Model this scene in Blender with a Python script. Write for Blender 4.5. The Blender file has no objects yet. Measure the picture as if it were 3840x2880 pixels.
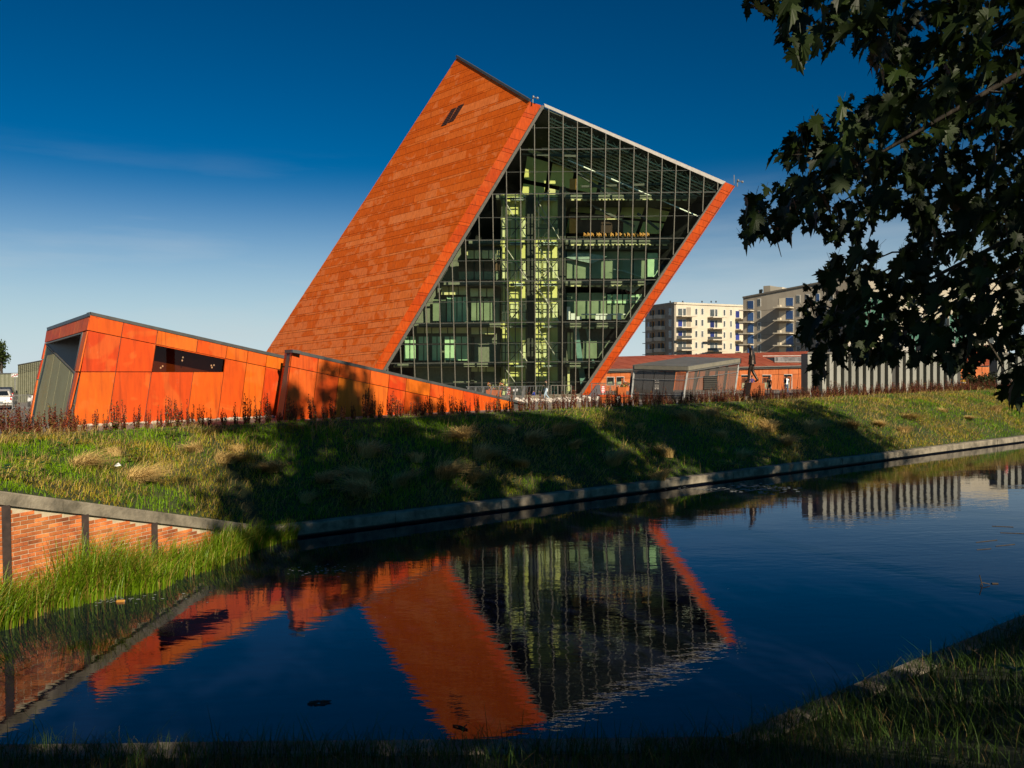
import bpy, bmesh, math, random
import numpy as np
from mathutils import Vector, Matrix

random.seed(7)
rng = np.random.default_rng(7)
scene = bpy.context.scene
col = scene.collection
R = math.radians

# ------------------------------------------------------------------ camera
FPX = 3014.0                       # focal length in pixels of a 3840 px wide frame
CAM = Vector((0.0, 0.0, 4.3))
PITCH = math.atan(50.0 / FPX)
ROLL = 0.010
fwd = Vector((0, math.cos(PITCH), -math.sin(PITCH)))
right0 = Vector((1, 0, 0))
up0 = right0.cross(fwd)
right = (right0 * math.cos(ROLL) - up0 * math.sin(ROLL)).normalized()
up = right.cross(fwd).normalized()
cam_data = bpy.data.cameras.new('camera')
cam_data.sensor_width = 36.0
cam_data.lens = 36.0 * FPX / 3840.0
cam_data.clip_start = 0.05
cam_data.clip_end = 6000.0
cam = bpy.data.objects.new('camera', cam_data)
col.objects.link(cam)
m3 = Matrix((right, up, -fwd)).transposed()
cam.matrix_world = Matrix.Translation(CAM) @ m3.to_4x4()
scene.camera = cam
scene.render.resolution_x = 1024
scene.render.resolution_y = 768

# ------------------------------------------------------------------ sky, sun, exposure
SUN_AZ = R(28.0)       # to the right of straight behind the camera
SUN_EL = R(29.0)
sun_dir = Vector((math.sin(SUN_AZ) * math.cos(SUN_EL), -math.cos(SUN_AZ) * math.cos(SUN_EL), math.sin(SUN_EL)))
world = bpy.data.worlds.new('World')
scene.world = world
world.use_nodes = True
wt = world.node_tree
for n in list(wt.nodes):
    wt.nodes.remove(n)
w_out = wt.nodes.new('ShaderNodeOutputWorld')
w_bg = wt.nodes.new('ShaderNodeBackground')
w_sky = wt.nodes.new('ShaderNodeTexSky')
w_sky.sky_type = 'NISHITA'
w_sky.sun_disc = False
w_sky.sun_elevation = SUN_EL
w_sky.sun_rotation = math.pi - SUN_AZ
w_sky.altitude = 0
w_sky.air_density = 1.0
w_sky.dust_density = 0.6
w_sky.ozone_density = 4.0
w_gam = wt.nodes.new('ShaderNodeGamma')
w_gam.inputs['Gamma'].default_value = 1.5
w_hsv = wt.nodes.new('ShaderNodeHueSaturation')
w_hsv.inputs['Saturation'].default_value = 1.12
w_hsv.inputs['Hue'].default_value = 0.492
wt.links.new(w_sky.outputs[0], w_gam.inputs[0])
w_tin = wt.nodes.new('ShaderNodeMix'); w_tin.data_type = 'RGBA'; w_tin.blend_type = 'MULTIPLY'
w_tin.inputs['Factor'].default_value = 1.0
w_tin.inputs['B'].default_value = (0.025, 0.235, 0.325, 1)
wt.links.new(w_gam.outputs[0], w_tin.inputs['A'])
wt.links.new(w_tin.outputs['Result'], w_hsv.inputs['Color'])
# thin high cloud, all round the sky
w_geo = wt.nodes.new('ShaderNodeTexCoord')
w_map = wt.nodes.new('ShaderNodeMapping')
w_map.inputs['Scale'].default_value = (1.4, 1.4, 11.0)
w_noi = wt.nodes.new('ShaderNodeTexNoise')
w_noi.inputs['Scale'].default_value = 1.6
w_noi.inputs['Detail'].default_value = 5
w_noi.inputs['Roughness'].default_value = 0.55
w_rmp = wt.nodes.new('ShaderNodeValToRGB')
w_rmp.color_ramp.elements[0].position = 0.5
w_rmp.color_ramp.elements[1].position = 0.82
w_rmp.color_ramp.elements[1].color = (0.7, 0.7, 0.7, 1)
w_mix = wt.nodes.new('ShaderNodeMix')
w_mix.data_type = 'RGBA'
w_mix.inputs['B'].default_value = (8.2, 9.0, 9.4, 1)
wt.links.new(w_geo.outputs['Generated'], w_map.inputs[0])
wt.links.new(w_map.outputs[0], w_noi.inputs['Vector'])
wt.links.new(w_noi.outputs[0], w_rmp.inputs[0])
w_sep = wt.nodes.new('ShaderNodeSeparateXYZ')
w_lim = wt.nodes.new('ShaderNodeMapRange')
w_lim.inputs['From Min'].default_value = 0.26
w_lim.inputs['From Max'].default_value = 0.05
w_mul = wt.nodes.new('ShaderNodeMath'); w_mul.operation = 'MULTIPLY'
wt.links.new(w_geo.outputs['Generated'], w_sep.inputs[0])
wt.links.new(w_sep.outputs['Z'], w_lim.inputs['Value'])
wt.links.new(w_rmp.outputs[0], w_mul.inputs[0])
wt.links.new(w_lim.outputs[0], w_mul.inputs[1])
wt.links.new(w_mul.outputs[0], w_mix.inputs['Factor'])
w_hz = wt.nodes.new('ShaderNodeMix'); w_hz.data_type = 'RGBA'
w_hz.inputs['B'].default_value = (9.0, 10.5, 11.1, 1)
w_hr = wt.nodes.new('ShaderNodeMapRange'); w_hr.interpolation_type = 'SMOOTHSTEP'
w_hr.inputs['From Min'].default_value = 0.25; w_hr.inputs['From Max'].default_value = -0.02; w_hr.inputs['To Max'].default_value = 0.96
wt.links.new(w_sep.outputs['Z'], w_hr.inputs['Value']); wt.links.new(w_hr.outputs[0], w_hz.inputs['Factor'])
wt.links.new(w_hsv.outputs[0], w_hz.inputs['A'])
wt.links.new(w_hz.outputs['Result'], w_mix.inputs['A'])
wt.links.new(w_mix.outputs['Result'], w_bg.inputs[0])
w_bg.inputs['Strength'].default_value = 0.05
wt.links.new(w_bg.outputs[0], w_out.inputs[0])

sun_data = bpy.data.lights.new('sun', 'SUN')
sun_data.energy = 4.8
sun_data.angle = R(0.6)
sun_data.color = (1.0, 0.86, 0.66)
sun = bpy.data.objects.new('sun', sun_data)
col.objects.link(sun)
sun.rotation_euler = (-sun_dir).to_track_quat('-Z', 'Y').to_euler()
sun.location = (20, -30, 40)

vs = scene.view_settings
vs.view_transform = 'Standard'
vs.look = 'None'
vs.exposure = 0.48
vs.gamma = 1.0
vs.use_curve_mapping = False
scene.render.engine = 'CYCLES'
scene.cycles.max_bounces = 8
scene.cycles.transparent_max_bounces = 24
scene.cycles.diffuse_bounces = 3
scene.cycles.glossy_bounces = 4
scene.cycles.caustics_reflective = False
scene.cycles.caustics_refractive = False

# ------------------------------------------------------------------ survey helpers (frame pixels of the 3840 px photo to places)
def ray(x, y):
    return fwd * FPX + right * (x - 1920.0) + up * (1440.0 - y)

def at(x, y, depth):
    d = ray(x, y)
    return CAM + d * (depth / d.y)

def on_z(x, y, z):
    d = ray(x, y)
    return CAM + d * ((z - CAM.z) / d.z)

class Pln:
    def __init__(s, p, n):
        s.p = Vector(p); s.n = Vector(n).normalized()
    def hit(s, x, y, off=0.0):
        d = ray(x, y)
        p = s.p + s.n * off
        return CAM + d * ((p - CAM).dot(s.n) / d.dot(s.n))

def vplane(a, b):
    """upright plane through two points, normal towards the camera side"""
    t = Vector((b.x - a.x, b.y - a.y, 0)).normalized()
    n = Vector((t.y, -t.x, 0))
    if n.dot(CAM - a) < 0:
        n = -n
    return Pln(a, n)

# ------------------------------------------------------------------ scene graph helpers
ORG = {}
def link(o, parent=None):
    col.objects.link(o)
    if parent is not None:
        o.parent = parent
        ORG[o.name] = ORG[parent.name]
    else:
        ORG[o.name] = Vector(o.location)
    return o

def tag(o, label=None, cat=None, group=None, kind=None):
    if label: o['label'] = label
    if cat: o['category'] = cat
    if group: o['group'] = group
    if kind: o['kind'] = kind
    return o

def thing(name, label, cat, loc, group=None):
    o = bpy.data.objects.new(name, None)
    o.empty_display_size = 0.3
    o.location = loc
    link(o)
    return tag(o, label, cat, group)

class MB:
    def __init__(s):
        s.v = []; s.f = []; s.mi = []
    def add(s, vs, fs, m=0):
        b = len(s.v)
        s.v += [Vector(p) for p in vs]
        s.f += [[b + i for i in f] for f in fs]
        s.mi += [m] * len(fs)
        return s
    def box(s, c, sx, sy, sz, ax=None, m=0):
        """box centred at c, half sizes, optional 3 axes"""
        X, Y, Z = ax if ax else (Vector((1, 0, 0)), Vector((0, 1, 0)), Vector((0, 0, 1)))
        c = Vector(c)
        vs = [c + X * (sx * i) + Y * (sy * j) + Z * (sz * k) for k in (-1, 1) for j in (-1, 1) for i in (-1, 1)]
        return s.add(vs, [(0, 2, 3, 1), (4, 5, 7, 6), (0, 1, 5, 4), (2, 6, 7, 3), (0, 4, 6, 2), (1, 3, 7, 5)], m)
    def bar(s, a, b, w, h=None, upv=Vector((0, 0, 1)), m=0):
        a = Vector(a); b = Vector(b)
        X = (b - a)
        L = X.length
        if L < 1e-6: return s
        X.normalize()
        Y = upv.cross(X)
        if Y.length < 1e-4: Y = Vector((0, 1, 0)).cross(X)
        Y.normalize()
        Z = X.cross(Y)
        return s.box((a + b) / 2, L / 2, w / 2, (h or w) / 2, (X, Y, Z), m)
    def prism(s, poly, ext, m=0):
        """closed prism: polygon swept by vector ext"""
        n = len(poly); ext = Vector(ext)
        vs = [Vector(p) for p in poly] + [Vector(p) + ext for p in poly]
        fs = [list(range(n))[::-1], [n + i for i in range(n)]]
        fs += [(i, (i + 1) % n, n + (i + 1) % n, n + i) for i in range(n)]
        return s.add(vs, fs, m)
    def tube(s, pts, rad, seg=6, m=0, cap=True):
        pts = [Vector(p) for p in pts]
        if not hasattr(rad, '__len__'): rad = [rad] * len(pts)
        b = len(s.v)
        ref = Vector((0.13, 0.31, 0.94))
        for i, p in enumerate(pts):
            t = (pts[min(i + 1, len(pts) - 1)] - pts[max(i - 1, 0)])
            t.normalize()
            x = t.cross(ref)
            if x.length < 1e-3: x = t.cross(Vector((1, 0, 0)))
            x.normalize(); y = t.cross(x)
            for k in range(seg):
                a = 2 * math.pi * k / seg
                s.v.append(p + x * (math.cos(a) * rad[i]) + y * (math.sin(a) * rad[i]))
        for i in range(len(pts) - 1):
            for k in range(seg):
                k2 = (k + 1) % seg
                s.f.append([b + i * seg + k, b + i * seg + k2, b + (i + 1) * seg + k2, b + (i + 1) * seg + k]); s.mi.append(m)
        if cap:
            s.f.append([b + k for k in range(seg)][::-1]); s.mi.append(m)
            e = b + (len(pts) - 1) * seg
            s.f.append([e + k for k in range(seg)]); s.mi.append(m)
        return s
    def ball(s, c, rx, ry, rz, seg=8, rings=6, m=0, jit=0):
        c = Vector(c); b = len(s.v)
        s.v.append(c + Vector((0, 0, rz)))
        for i in range(1, rings):
            th = math.pi * i / rings
            for k in range(seg):
                ph = 2 * math.pi * k / seg
                j = 1 + (random.uniform(-jit, jit) if jit else 0)
                s.v.append(c + Vector((rx * math.sin(th) * math.cos(ph) * j, ry * math.sin(th) * math.sin(ph) * j, rz * math.cos(th) * j)))
        s.v.append(c - Vector((0, 0, rz)))
        e = len(s.v) - 1
        for k in range(seg):
            s.f.append([b, b + 1 + k, b + 1 + (k + 1) % seg]); s.mi.append(m)
            q = b + 1 + (rings - 2) * seg
            s.f.append([q + k, e, q + (k + 1) % seg]); s.mi.append(m)
        for i in range(rings - 2):
            for k in range(seg):
                q = b + 1 + i * seg
                s.f.append([q + k, q + seg + k, q + seg + (k + 1) % seg, q + (k + 1) % seg]); s.mi.append(m)
        return s
    def build(s, name, mat, parent=None, loc=None, smooth=False, label=None):
        o_ = Vector((0, 0, 0))
        if parent is not None: o_ = ORG[parent.name]
        elif loc is not None: o_ = Vector(loc)
        me = bpy.data.meshes.new(name)
        me.from_pydata([tuple(v - o_) for v in s.v], [], s.f)
        mats = mat if isinstance(mat, (list, tuple)) else [mat]
        for m in mats: me.materials.append(m)
        if len(mats) > 1: me.polygons.foreach_set('material_index', s.mi)
        if smooth: me.polygons.foreach_set('use_smooth', [True] * len(me.polygons))
        bm = bmesh.new(); bm.from_mesh(me)
        bmesh.ops.recalc_face_normals(bm, faces=bm.faces)
        bm.to_mesh(me); bm.free()
        me.update()
        o = bpy.data.objects.new(name, me)
        if parent is None: o.location = o_
        link(o, parent)
        if label: o['label'] = label
        return o

def quick_mesh(name, V, F, mat, parent=None, smooth=False, attr=None):
    """big meshes from numpy arrays (faces all of one size)"""
    me = bpy.data.meshes.new(name)
    V = np.asarray(V, dtype=np.float32); F = np.asarray(F, dtype=np.int32)
    if parent is not None: V = V - np.array(ORG[parent.name], dtype=np.float32)
    k = F.shape[1]
    me.vertices.add(len(V)); me.vertices.foreach_set('co', V.ravel())
    me.loops.add(F.size); me.loops.foreach_set('vertex_index', F.ravel())
    me.polygons.add(len(F))
    me.polygons.foreach_set('loop_start', np.arange(len(F), dtype=np.int32) * k)
    me.polygons.foreach_set('loop_total', np.full(len(F), k, dtype=np.int32))
    if smooth: me.polygons.foreach_set('use_smooth', np.ones(len(F), dtype=bool))
    if attr is not None:
        a = me.color_attributes.new('Col', 'FLOAT_COLOR', 'POINT')
        c = np.ones((len(V), 4), dtype=np.float32); c[:, :3] = attr
        a.data.foreach_set('color', c.ravel())
    me.materials.append(mat)
    me.update(calc_edges=True); me.validate()
    o = bpy.data.objects.new(name, me)
    return link(o, parent)

def clip_poly(poly, a, b):
    """clip 2-D polygon to the left side of a->b"""
    out = []
    def sd(p): return (b[0] - a[0]) * (p[1] - a[1]) - (b[1] - a[1]) * (p[0] - a[0])
    for i in range(len(poly)):
        p, q = poly[i], poly[(i + 1) % len(poly)]
        sp, sq = sd(p), sd(q)
        if sp >= 0: out.append(p)
        if sp * sq < 0:
            t = sp / (sp - sq)
            out.append((p[0] + (q[0] - p[0]) * t, p[1] + (q[1] - p[1]) * t))
    return out

def area2(p):
    return 0.5 * sum(p[i][0] * p[(i + 1) % len(p)][1] - p[(i + 1) % len(p)][0] * p[i][1] for i in range(len(p)))

def clip_to(poly, clip):
    if area2(clip) < 0: clip = clip[::-1]
    for i in range(len(clip)):
        poly = clip_poly(poly, clip[i], clip[(i + 1) % len(clip)])
        if len(poly) < 3: return []
    # drop repeated points
    r = []
    for p in poly:
        if not r or (abs(p[0] - r[-1][0]) + abs(p[1] - r[-1][1])) > 1e-3: r.append(p)
    if len(r) > 2 and (abs(r[0][0] - r[-1][0]) + abs(r[0][1] - r[-1][1])) < 1e-3: r.pop()
    return r if len(r) > 2 and abs(area2(r)) > 0.004 else []

def inset(pts, g):
    c = sum(pts, Vector()) / len(pts)
    r = []
    for i, p in enumerate(pts):
        a = (pts[i - 1] - p); b = (pts[(i + 1) % len(pts)] - p)
        if a.length < 1e-5 or b.length < 1e-5: r.append(p); continue
        a.normalize(); b.normalize()
        sn = max(a.cross(b).length, 0.35)
        r.append(p + (a + b) * (g / sn))
    return r

def panel(pln, pts, name, mat, parent, thick=0.04, gap=0.012, off=0.0):
    """cladding panel: polygon of frame pixels on a plane, own edges, proud by thick"""
    P = [pln.hit(x, y, off) for x, y in pts]
    P = inset(P, gap)
    return MB().prism(P, pln.n * thick).build(name, mat, parent)

# ------------------------------------------------------------------ materials
MATS = {}
def mat(name, c1, c2=None, scale=4.0, rough=0.6, metal=0.0, bump=0.0, bscale=25.0, rand=0.0, detail=5, c3=None, stretch=None, spec=0.5, emit=None):
    if name in MATS: return MATS[name]
    m = bpy.data.materials.new(name); m.use_nodes = True
    nt = m.node_tree; N = nt.nodes; L = nt.links
    b = N['Principled BSDF']
    b.inputs['Roughness'].default_value = rough
    b.inputs['Metallic'].default_value = metal
    b.inputs['Specular IOR Level'].default_value = spec
    tc = N.new('ShaderNodeTexCoord')
    mp = N.new('ShaderNodeMapping')
    if stretch: mp.inputs['Scale'].default_value = stretch
    geo = N.new('ShaderNodeNewGeometry')
    L.new(geo.outputs['Position'], mp.inputs[0])
    src = mp.outputs[0]
    colr = None
    if c2 is not None:
        no = N.new('ShaderNodeTexNoise'); no.inputs['Scale'].default_value = scale; no.inputs['Detail'].default_value = detail
        no.inputs['Roughness'].default_value = 0.6
        L.new(src, no.inputs['Vector'])
        rp = N.new('ShaderNodeValToRGB')
        rp.color_ramp.elements[0].position = 0.35; rp.color_ramp.elements[0].color = (*c1, 1)
        rp.color_ramp.elements[1].position = 0.68; rp.color_ramp.elements[1].color = (*c2, 1)
        if c3:
            e = rp.color_ramp.elements.new(0.52); e.color = (*c3, 1)
        L.new(no.outputs[0], rp.inputs[0]); colr = rp.outputs[0]
    if rand:
        oi = N.new('ShaderNodeObjectInfo')
        hs = N.new('ShaderNodeHueSaturation')
        mr = N.new('ShaderNodeMapRange'); mr.inputs['To Min'].default_value = 1 - rand; mr.inputs['To Max'].default_value = 1 + rand
        L.new(oi.outputs['Random'], mr.inputs['Value']); L.new(mr.outputs[0], hs.inputs['Value'])
        if colr: L.new(colr, hs.inputs['Color'])
        else: hs.inputs['Color'].default_value = (*c1, 1)
        colr = hs.outputs[0]
    if colr: L.new(colr, b.inputs['Base Color'])
    else: b.inputs['Base Color'].default_value = (*c1, 1)
    if bump:
        n2 = N.new('ShaderNodeTexNoise'); n2.inputs['Scale'].default_value = bscale; n2.inputs['Detail'].default_value = 4
        L.new(src, n2.inputs['Vector'])
        bp = N.new('ShaderNodeBump'); bp.inputs['Strength'].default_value = bump; bp.inputs['Distance'].default_value = 0.02
        L.new(n2.outputs[0], bp.inputs['Height']); L.new(bp.outputs[0], b.inputs['Normal'])
    if emit:
        b.inputs['Emission Color'].default_value = (*emit[0], 1); b.inputs['Emission Strength'].default_value = emit[1]
    MATS[name] = m
    return m

def corten(name, cols, patch, amount, rand_scale=1.0, rough=0.55, hz=False):
    """weathered orange cladding: each panel its own tone, blotches and rain streaks"""
    m = bpy.data.materials.new(name); m.use_nodes = True
    nt = m.node_tree; N = nt.nodes; L = nt.links
    b = N['Principled BSDF']; b.inputs['Roughness'].default_value = rough
    b.inputs['Specular IOR Level'].default_value = 0.25
    oi = N.new('ShaderNodeObjectInfo')
    rp = N.new('ShaderNodeValToRGB'); rp.color_ramp.interpolation = 'LINEAR'
    els = rp.color_ramp.elements
    els[0].position = 0; els[0].color = (*cols[0], 1)
    els[1].position = 1; els[1].color = (*cols[-1], 1)
    for i, c in enumerate(cols[1:-1]):
        e = els.new((i + 1) / (len(cols) - 1)); e.color = (*c, 1)
    L.new(oi.outputs['Random'], rp.inputs[0])
    geo = N.new('ShaderNodeNewGeometry')
    # blotches sit differently on every panel
    sc = N.new('ShaderNodeVectorMath'); sc.operation = 'MULTIPLY_ADD'
    cb = N.new('ShaderNodeCombineXYZ')
    mu = N.new('ShaderNodeMath'); mu.operation = 'MULTIPLY'; mu.inputs[1].default_value = 37.0
    L.new(oi.outputs['Random'], mu.inputs[0]); L.new(mu.outputs[0], cb.inputs[0]); L.new(mu.outputs[0], cb.inputs[2])
    sc.inputs[1].default_value = (1, 1, 1)
    L.new(geo.outputs['Position'], sc.inputs[0]); L.new(cb.outputs[0], sc.inputs[2])
    no = N.new('ShaderNodeTexNoise'); no.inputs['Scale'].default_value = 0.55 * rand_scale; no.inputs['Detail'].default_value = 3; no.inputs['Distortion'].default_value = 0.6
    L.new(sc.outputs[0], no.inputs['Vector'])
    r2 = N.new('ShaderNodeValToRGB')
    r2.color_ramp.elements[0].position = 0.60 - amount * 0.2; r2.color_ramp.elements[0].color = (0, 0, 0, 1)
    r2.color_ramp.elements[1].position = 0.64 - amount * 0.2; r2.color_ramp.elements[1].color = (1, 1, 1, 1)
    L.new(no.outputs[0], r2.inputs[0])
    mul = N.new('ShaderNodeMath'); mul.operation = 'MULTIPLY'; mul.inputs[1].default_value = amount
    L.new(r2.outputs[0], mul.inputs[0])
    if hz:      # the lower courses have weathered paler and in more places
        sz = N.new('ShaderNodeSeparateXYZ'); L.new(geo.outputs['Position'], sz.inputs[0])
        m9 = N.new('ShaderNodeMapRange'); m9.inputs['From Min'].default_value = 3.0; m9.inputs['From Max'].default_value = 27.0
        m9.inputs['To Min'].default_value = 0.1; m9.inputs['To Max'].default_value = -0.09
        L.new(sz.outputs['Z'], m9.inputs['Value'])
        a9 = N.new('ShaderNodeMath'); a9.operation = 'ADD'; L.new(no.outputs[0], a9.inputs[0]); L.new(m9.outputs[0], a9.inputs[1])
        L.new(a9.outputs[0], r2.inputs[0])
    mx = N.new('ShaderNodeMix'); mx.data_type = 'RGBA'
    L.new(mul.outputs[0], mx.inputs['Factor']); L.new(rp.outputs[0], mx.inputs['A']); mx.inputs['B'].default_value = (*patch, 1)
    # fine mottling and drips
    mp = N.new('ShaderNodeMapping'); mp.inputs['Scale'].default_value = (5, 5, 0.9)
    L.new(geo.outputs['Position'], mp.inputs[0])
    n3 = N.new('ShaderNodeTexNoise'); n3.inputs['Scale'].default_value = 1.2; n3.inputs['Detail'].default_value = 8; n3.inputs['Roughness'].default_value = 0.65
    L.new(mp.outputs[0], n3.inputs['Vector'])
    hs = N.new('ShaderNodeHueSaturation')
    mr = N.new('ShaderNodeMapRange'); mr.inputs['To Min'].default_value = 0.5; mr.inputs['To Max'].default_value = 1.5
    L.new(n3.outputs[0], mr.inputs['Value']); L.new(mr.outputs[0], hs.inputs['Value'])
    L.new(mx.outputs['Result'], hs.inputs['Color'])
    # pale scuffs and dark rain runs
    mq = N.new('ShaderNodeMapping'); mq.inputs['Scale'].default_value = (1.6, 1.6, 0.9); L.new(sc.outputs[0], mq.inputs[0])
    n5 = N.new('ShaderNodeTexNoise'); n5.inputs['Scale'].default_value = 1.1; n5.inputs['Detail'].default_value = 9; n5.inputs['Roughness'].default_value = 0.75
    L.new(mq.outputs[0], n5.inputs['Vector'])
    r5 = N.new('ShaderNodeValToRGB'); r5.color_ramp.elements[0].position = 0.6; r5.color_ramp.elements[1].position = 0.78; r5.color_ramp.elements[1].color = (0.3, 0.3, 0.3, 1)
    L.new(n5.outputs[0], r5.inputs[0])
    m5 = N.new('ShaderNodeMix'); m5.data_type = 'RGBA'; m5.inputs['B'].default_value = (0.62, 0.30, 0.14, 1)
    L.new(r5.outputs[0], m5.inputs['Factor']); L.new(hs.outputs[0], m5.inputs['A'])
    mv = N.new('ShaderNodeMapping'); mv.inputs['Scale'].default_value = (7, 7, 0.35); L.new(sc.outputs[0], mv.inputs[0])
    n6 = N.new('ShaderNodeTexNoise'); n6.inputs['Scale'].default_value = 1.0; n6.inputs['Detail'].default_value = 4; L.new(mv.outputs[0], n6.inputs['Vector'])
    r6 = N.new('ShaderNodeValToRGB'); r6.color_ramp.elements[0].position = 0.56; r6.color_ramp.elements[1].position = 0.72; r6.color_ramp.elements[1].color = (0.45, 0.45, 0.45, 1)
    L.new(n6.outputs[0], r6.inputs[0])
    m6 = N.new('ShaderNodeMix'); m6.data_type = 'RGBA'; m6.inputs['B'].default_value = (0.16, 0.02, 0.004, 1)
    L.new(r6.outputs[0], m6.inputs['Factor']); L.new(m5.outputs['Result'], m6.inputs['A'])
    L.new(m6.outputs['Result'], b.inputs['Base Color'])
    bp = N.new('ShaderNodeBump'); bp.inputs['Strength'].default_value = 0.12; bp.inputs['Distance'].default_value = 0.02
    L.new(n3.outputs[0], bp.inputs['Height']); L.new(bp.outputs[0], b.inputs['Normal'])
    MATS[name] = m
    return m

def glass(name, tint, refl=0.9, rough=0.0, ior=1.45, body=None, bodyf=0.0):
    m = bpy.data.materials.new(name); m.use_nodes = True
    nt = m.node_tree; N = nt.nodes; L = nt.links
    N.remove(N['Principled BSDF'])
    out = N['Material Output']
    tr = N.new('ShaderNodeBsdfTransparent'); tr.inputs[0].default_value = (*tint, 1)
    gl = N.new('ShaderNodeBsdfGlossy'); gl.inputs['Roughness'].default_value = rough; gl.inputs['Color'].default_value = (refl, refl, refl, 1)
    fr = N.new('ShaderNodeFresnel'); fr.inputs[0].default_value = ior
    mx = N.new('ShaderNodeMixShader')
    L.new(fr.outputs[0], mx.inputs[0])
    L.new(tr.outputs[0], mx.inputs[1]); L.new(gl.outputs[0], mx.inputs[2])
    last = mx
    if body:
        df = N.new('ShaderNodeBsdfDiffuse'); df.inputs[0].default_value = (*body, 1)
        m2 = N.new('ShaderNodeMixShader'); m2.inputs[0].default_value = bodyf
        L.new(mx.outputs[0], m2.inputs[1]); L.new(df.outputs[0], m2.inputs[2]); last = m2
    L.new(last.outputs[0], out.inputs[0])
    MATS[name] = m
    return m

def foliage(name, use_attr=True, c=(0.05, 0.09, 0.02), trans=0.35, rough=0.5, rand=0.0, spec=0.3):
    m = bpy.data.materials.new(name); m.use_nodes = True
    nt = m.node_tree; N = nt.nodes; L = nt.links
    b = N['Principled BSDF']; b.inputs['Roughness'].default_value = rough; b.inputs['Specular IOR Level'].default_value = spec
    out = N['Material Output']
    tl = N.new('ShaderNodeBsdfTranslucent')
    mx = N.new('ShaderNodeMixShader'); mx.inputs[0].default_value = trans
    L.new(b.outputs[0], mx.inputs[1]); L.new(tl.outputs[0], mx.inputs[2]); L.new(mx.outputs[0], out.inputs[0])
    if use_attr:
        at_ = N.new('ShaderNodeAttribute'); at_.attribute_name = 'Col'
        src = at_.outputs['Color']
    else:
        rgb = N.new('ShaderNodeRGB'); rgb.outputs[0].default_value = (*c, 1); src = rgb.outputs[0]
    if rand:
        oi = N.new('ShaderNodeObjectInfo'); hs = N.new('ShaderNodeHueSaturation')
        mr = N.new('ShaderNodeMapRange'); mr.inputs['To Min'].default_value = 1 - rand; mr.inputs['To Max'].default_value = 1 + rand
        L.new(oi.outputs['Random'], mr.inputs['Value']); L.new(mr.outputs[0], hs.inputs['Value']); L.new(src, hs.inputs['Color']); src = hs.outputs[0]
    L.new(src, b.inputs['Base Color']); L.new(src, tl.inputs[0])
    MATS[name] = m
    return m

M_FACE = corten('tower_cladding', [(0.46, 0.072, 0.002), (0.50, 0.082, 0.002), (0.47, 0.075, 0.002), (0.51, 0.086, 0.003), (0.48, 0.077, 0.002), (0.52, 0.092, 0.004), (0.55, 0.115, 0.014), (0.58, 0.15, 0.035)], (0.60, 0.17, 0.05), 0.5, 1.0, hz=True)
M_RIM = corten('rim_cladding', [(0.42, 0.045, 0.001), (0.52, 0.066, 0.002), (0.46, 0.052, 0.001)], (0.5, 0.11, 0.02), 0.25)
M_LOW = corten('entrance_cladding', [(0.49, 0.032, 0.001), (0.60, 0.14, 0.003), (0.53, 0.05, 0.001), (0.58, 0.105, 0.002), (0.47, 0.03, 0.001), (0.57, 0.09, 0.002)], (0.62, 0.15, 0.02), 0.3, 1.2)
M_FAR = corten('far_cladding', [(0.42, 0.10, 0.02), (0.50, 0.13, 0.03), (0.46, 0.115, 0.022)], (0.5, 0.18, 0.06), 0.3)
M_ROOF = corten('far_roofing', [(0.30, 0.065, 0.022), (0.36, 0.08, 0.028), (0.33, 0.07, 0.024)], (0.42, 0.13, 0.06), 0.4)
M_TRIM = mat('dark_trim', (0.05, 0.052, 0.05), (0.075, 0.075, 0.07), rough=0.45)
M_GREY = mat('frame_grey', (0.10, 0.09, 0.075), (0.14, 0.125, 0.10), rough=0.5)
M_MULL = mat('mullion_grey', (0.17, 0.16, 0.13), (0.24, 0.22, 0.17), rough=0.4, metal=0.3)
M_PALE = mat('pale_edge', (0.42, 0.38, 0.33), (0.52, 0.48, 0.42), rough=0.4)
M_DARK = mat('near_black', (0.012, 0.013, 0.012), (0.02, 0.022, 0.02), rough=0.7)
M_STEEL = mat('galvanised_steel', (0.25, 0.25, 0.24), (0.36, 0.36, 0.34), rough=0.45, metal=0.6)
M_GLASS = glass('curtain_glass', (0.88, 0.96, 0.84), ior=1.35)
M_OLIVE = mat('olive_lining', (0.62, 0.60, 0.19), (0.76, 0.73, 0.28), scale=0.8, rough=0.7)
M_OLIVEP = mat('olive_pale_pane', (0.62, 0.64, 0.34), (0.75, 0.76, 0.45), scale=1.5, rough=0.5)
M_STRIP = mat('pale_yellow_panel', (0.62, 0.58, 0.28), (0.74, 0.69, 0.36), scale=1.2, rough=0.6)
M_GREENP = mat('pale_green_pane', (0.36, 0.58, 0.36), (0.52, 0.74, 0.46), scale=1.2, rough=0.4)
M_WALLG = mat('green_grey_partition', (0.16, 0.21, 0.13), (0.24, 0.30, 0.19), scale=0.9, rough=0.5)
M_BROWN = mat('brown_partition', (0.10, 0.055, 0.03), (0.15, 0.085, 0.045), scale=1.0, rough=0.6)
M_ORANGE = mat('amber_wood', (0.50, 0.21, 0.04), (0.62, 0.30, 0.07), scale=3, rough=0.5)
M_SLAB = mat('slab_edge', (0.035, 0.038, 0.03), (0.06, 0.063, 0.05), rough=0.6)
M_SLABU = mat('slab_grey', (0.15, 0.16, 0.12), (0.21, 0.22, 0.165), rough=0.7)
M_TEAL = mat('teal_column', (0.12, 0.24, 0.22), (0.18, 0.31, 0.28), rough=0.4)
M_WHITE = mat('white_paint', (0.74, 0.74, 0.72), (0.82, 0.82, 0.80), rough=0.4)
M_CONC = mat('weathered_concrete', (0.10, 0.088, 0.062), (0.30, 0.26, 0.19), scale=2.2, rough=0.9, bump=0.7, bscale=18, c3=(0.21, 0.18, 0.13), detail=8)
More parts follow.
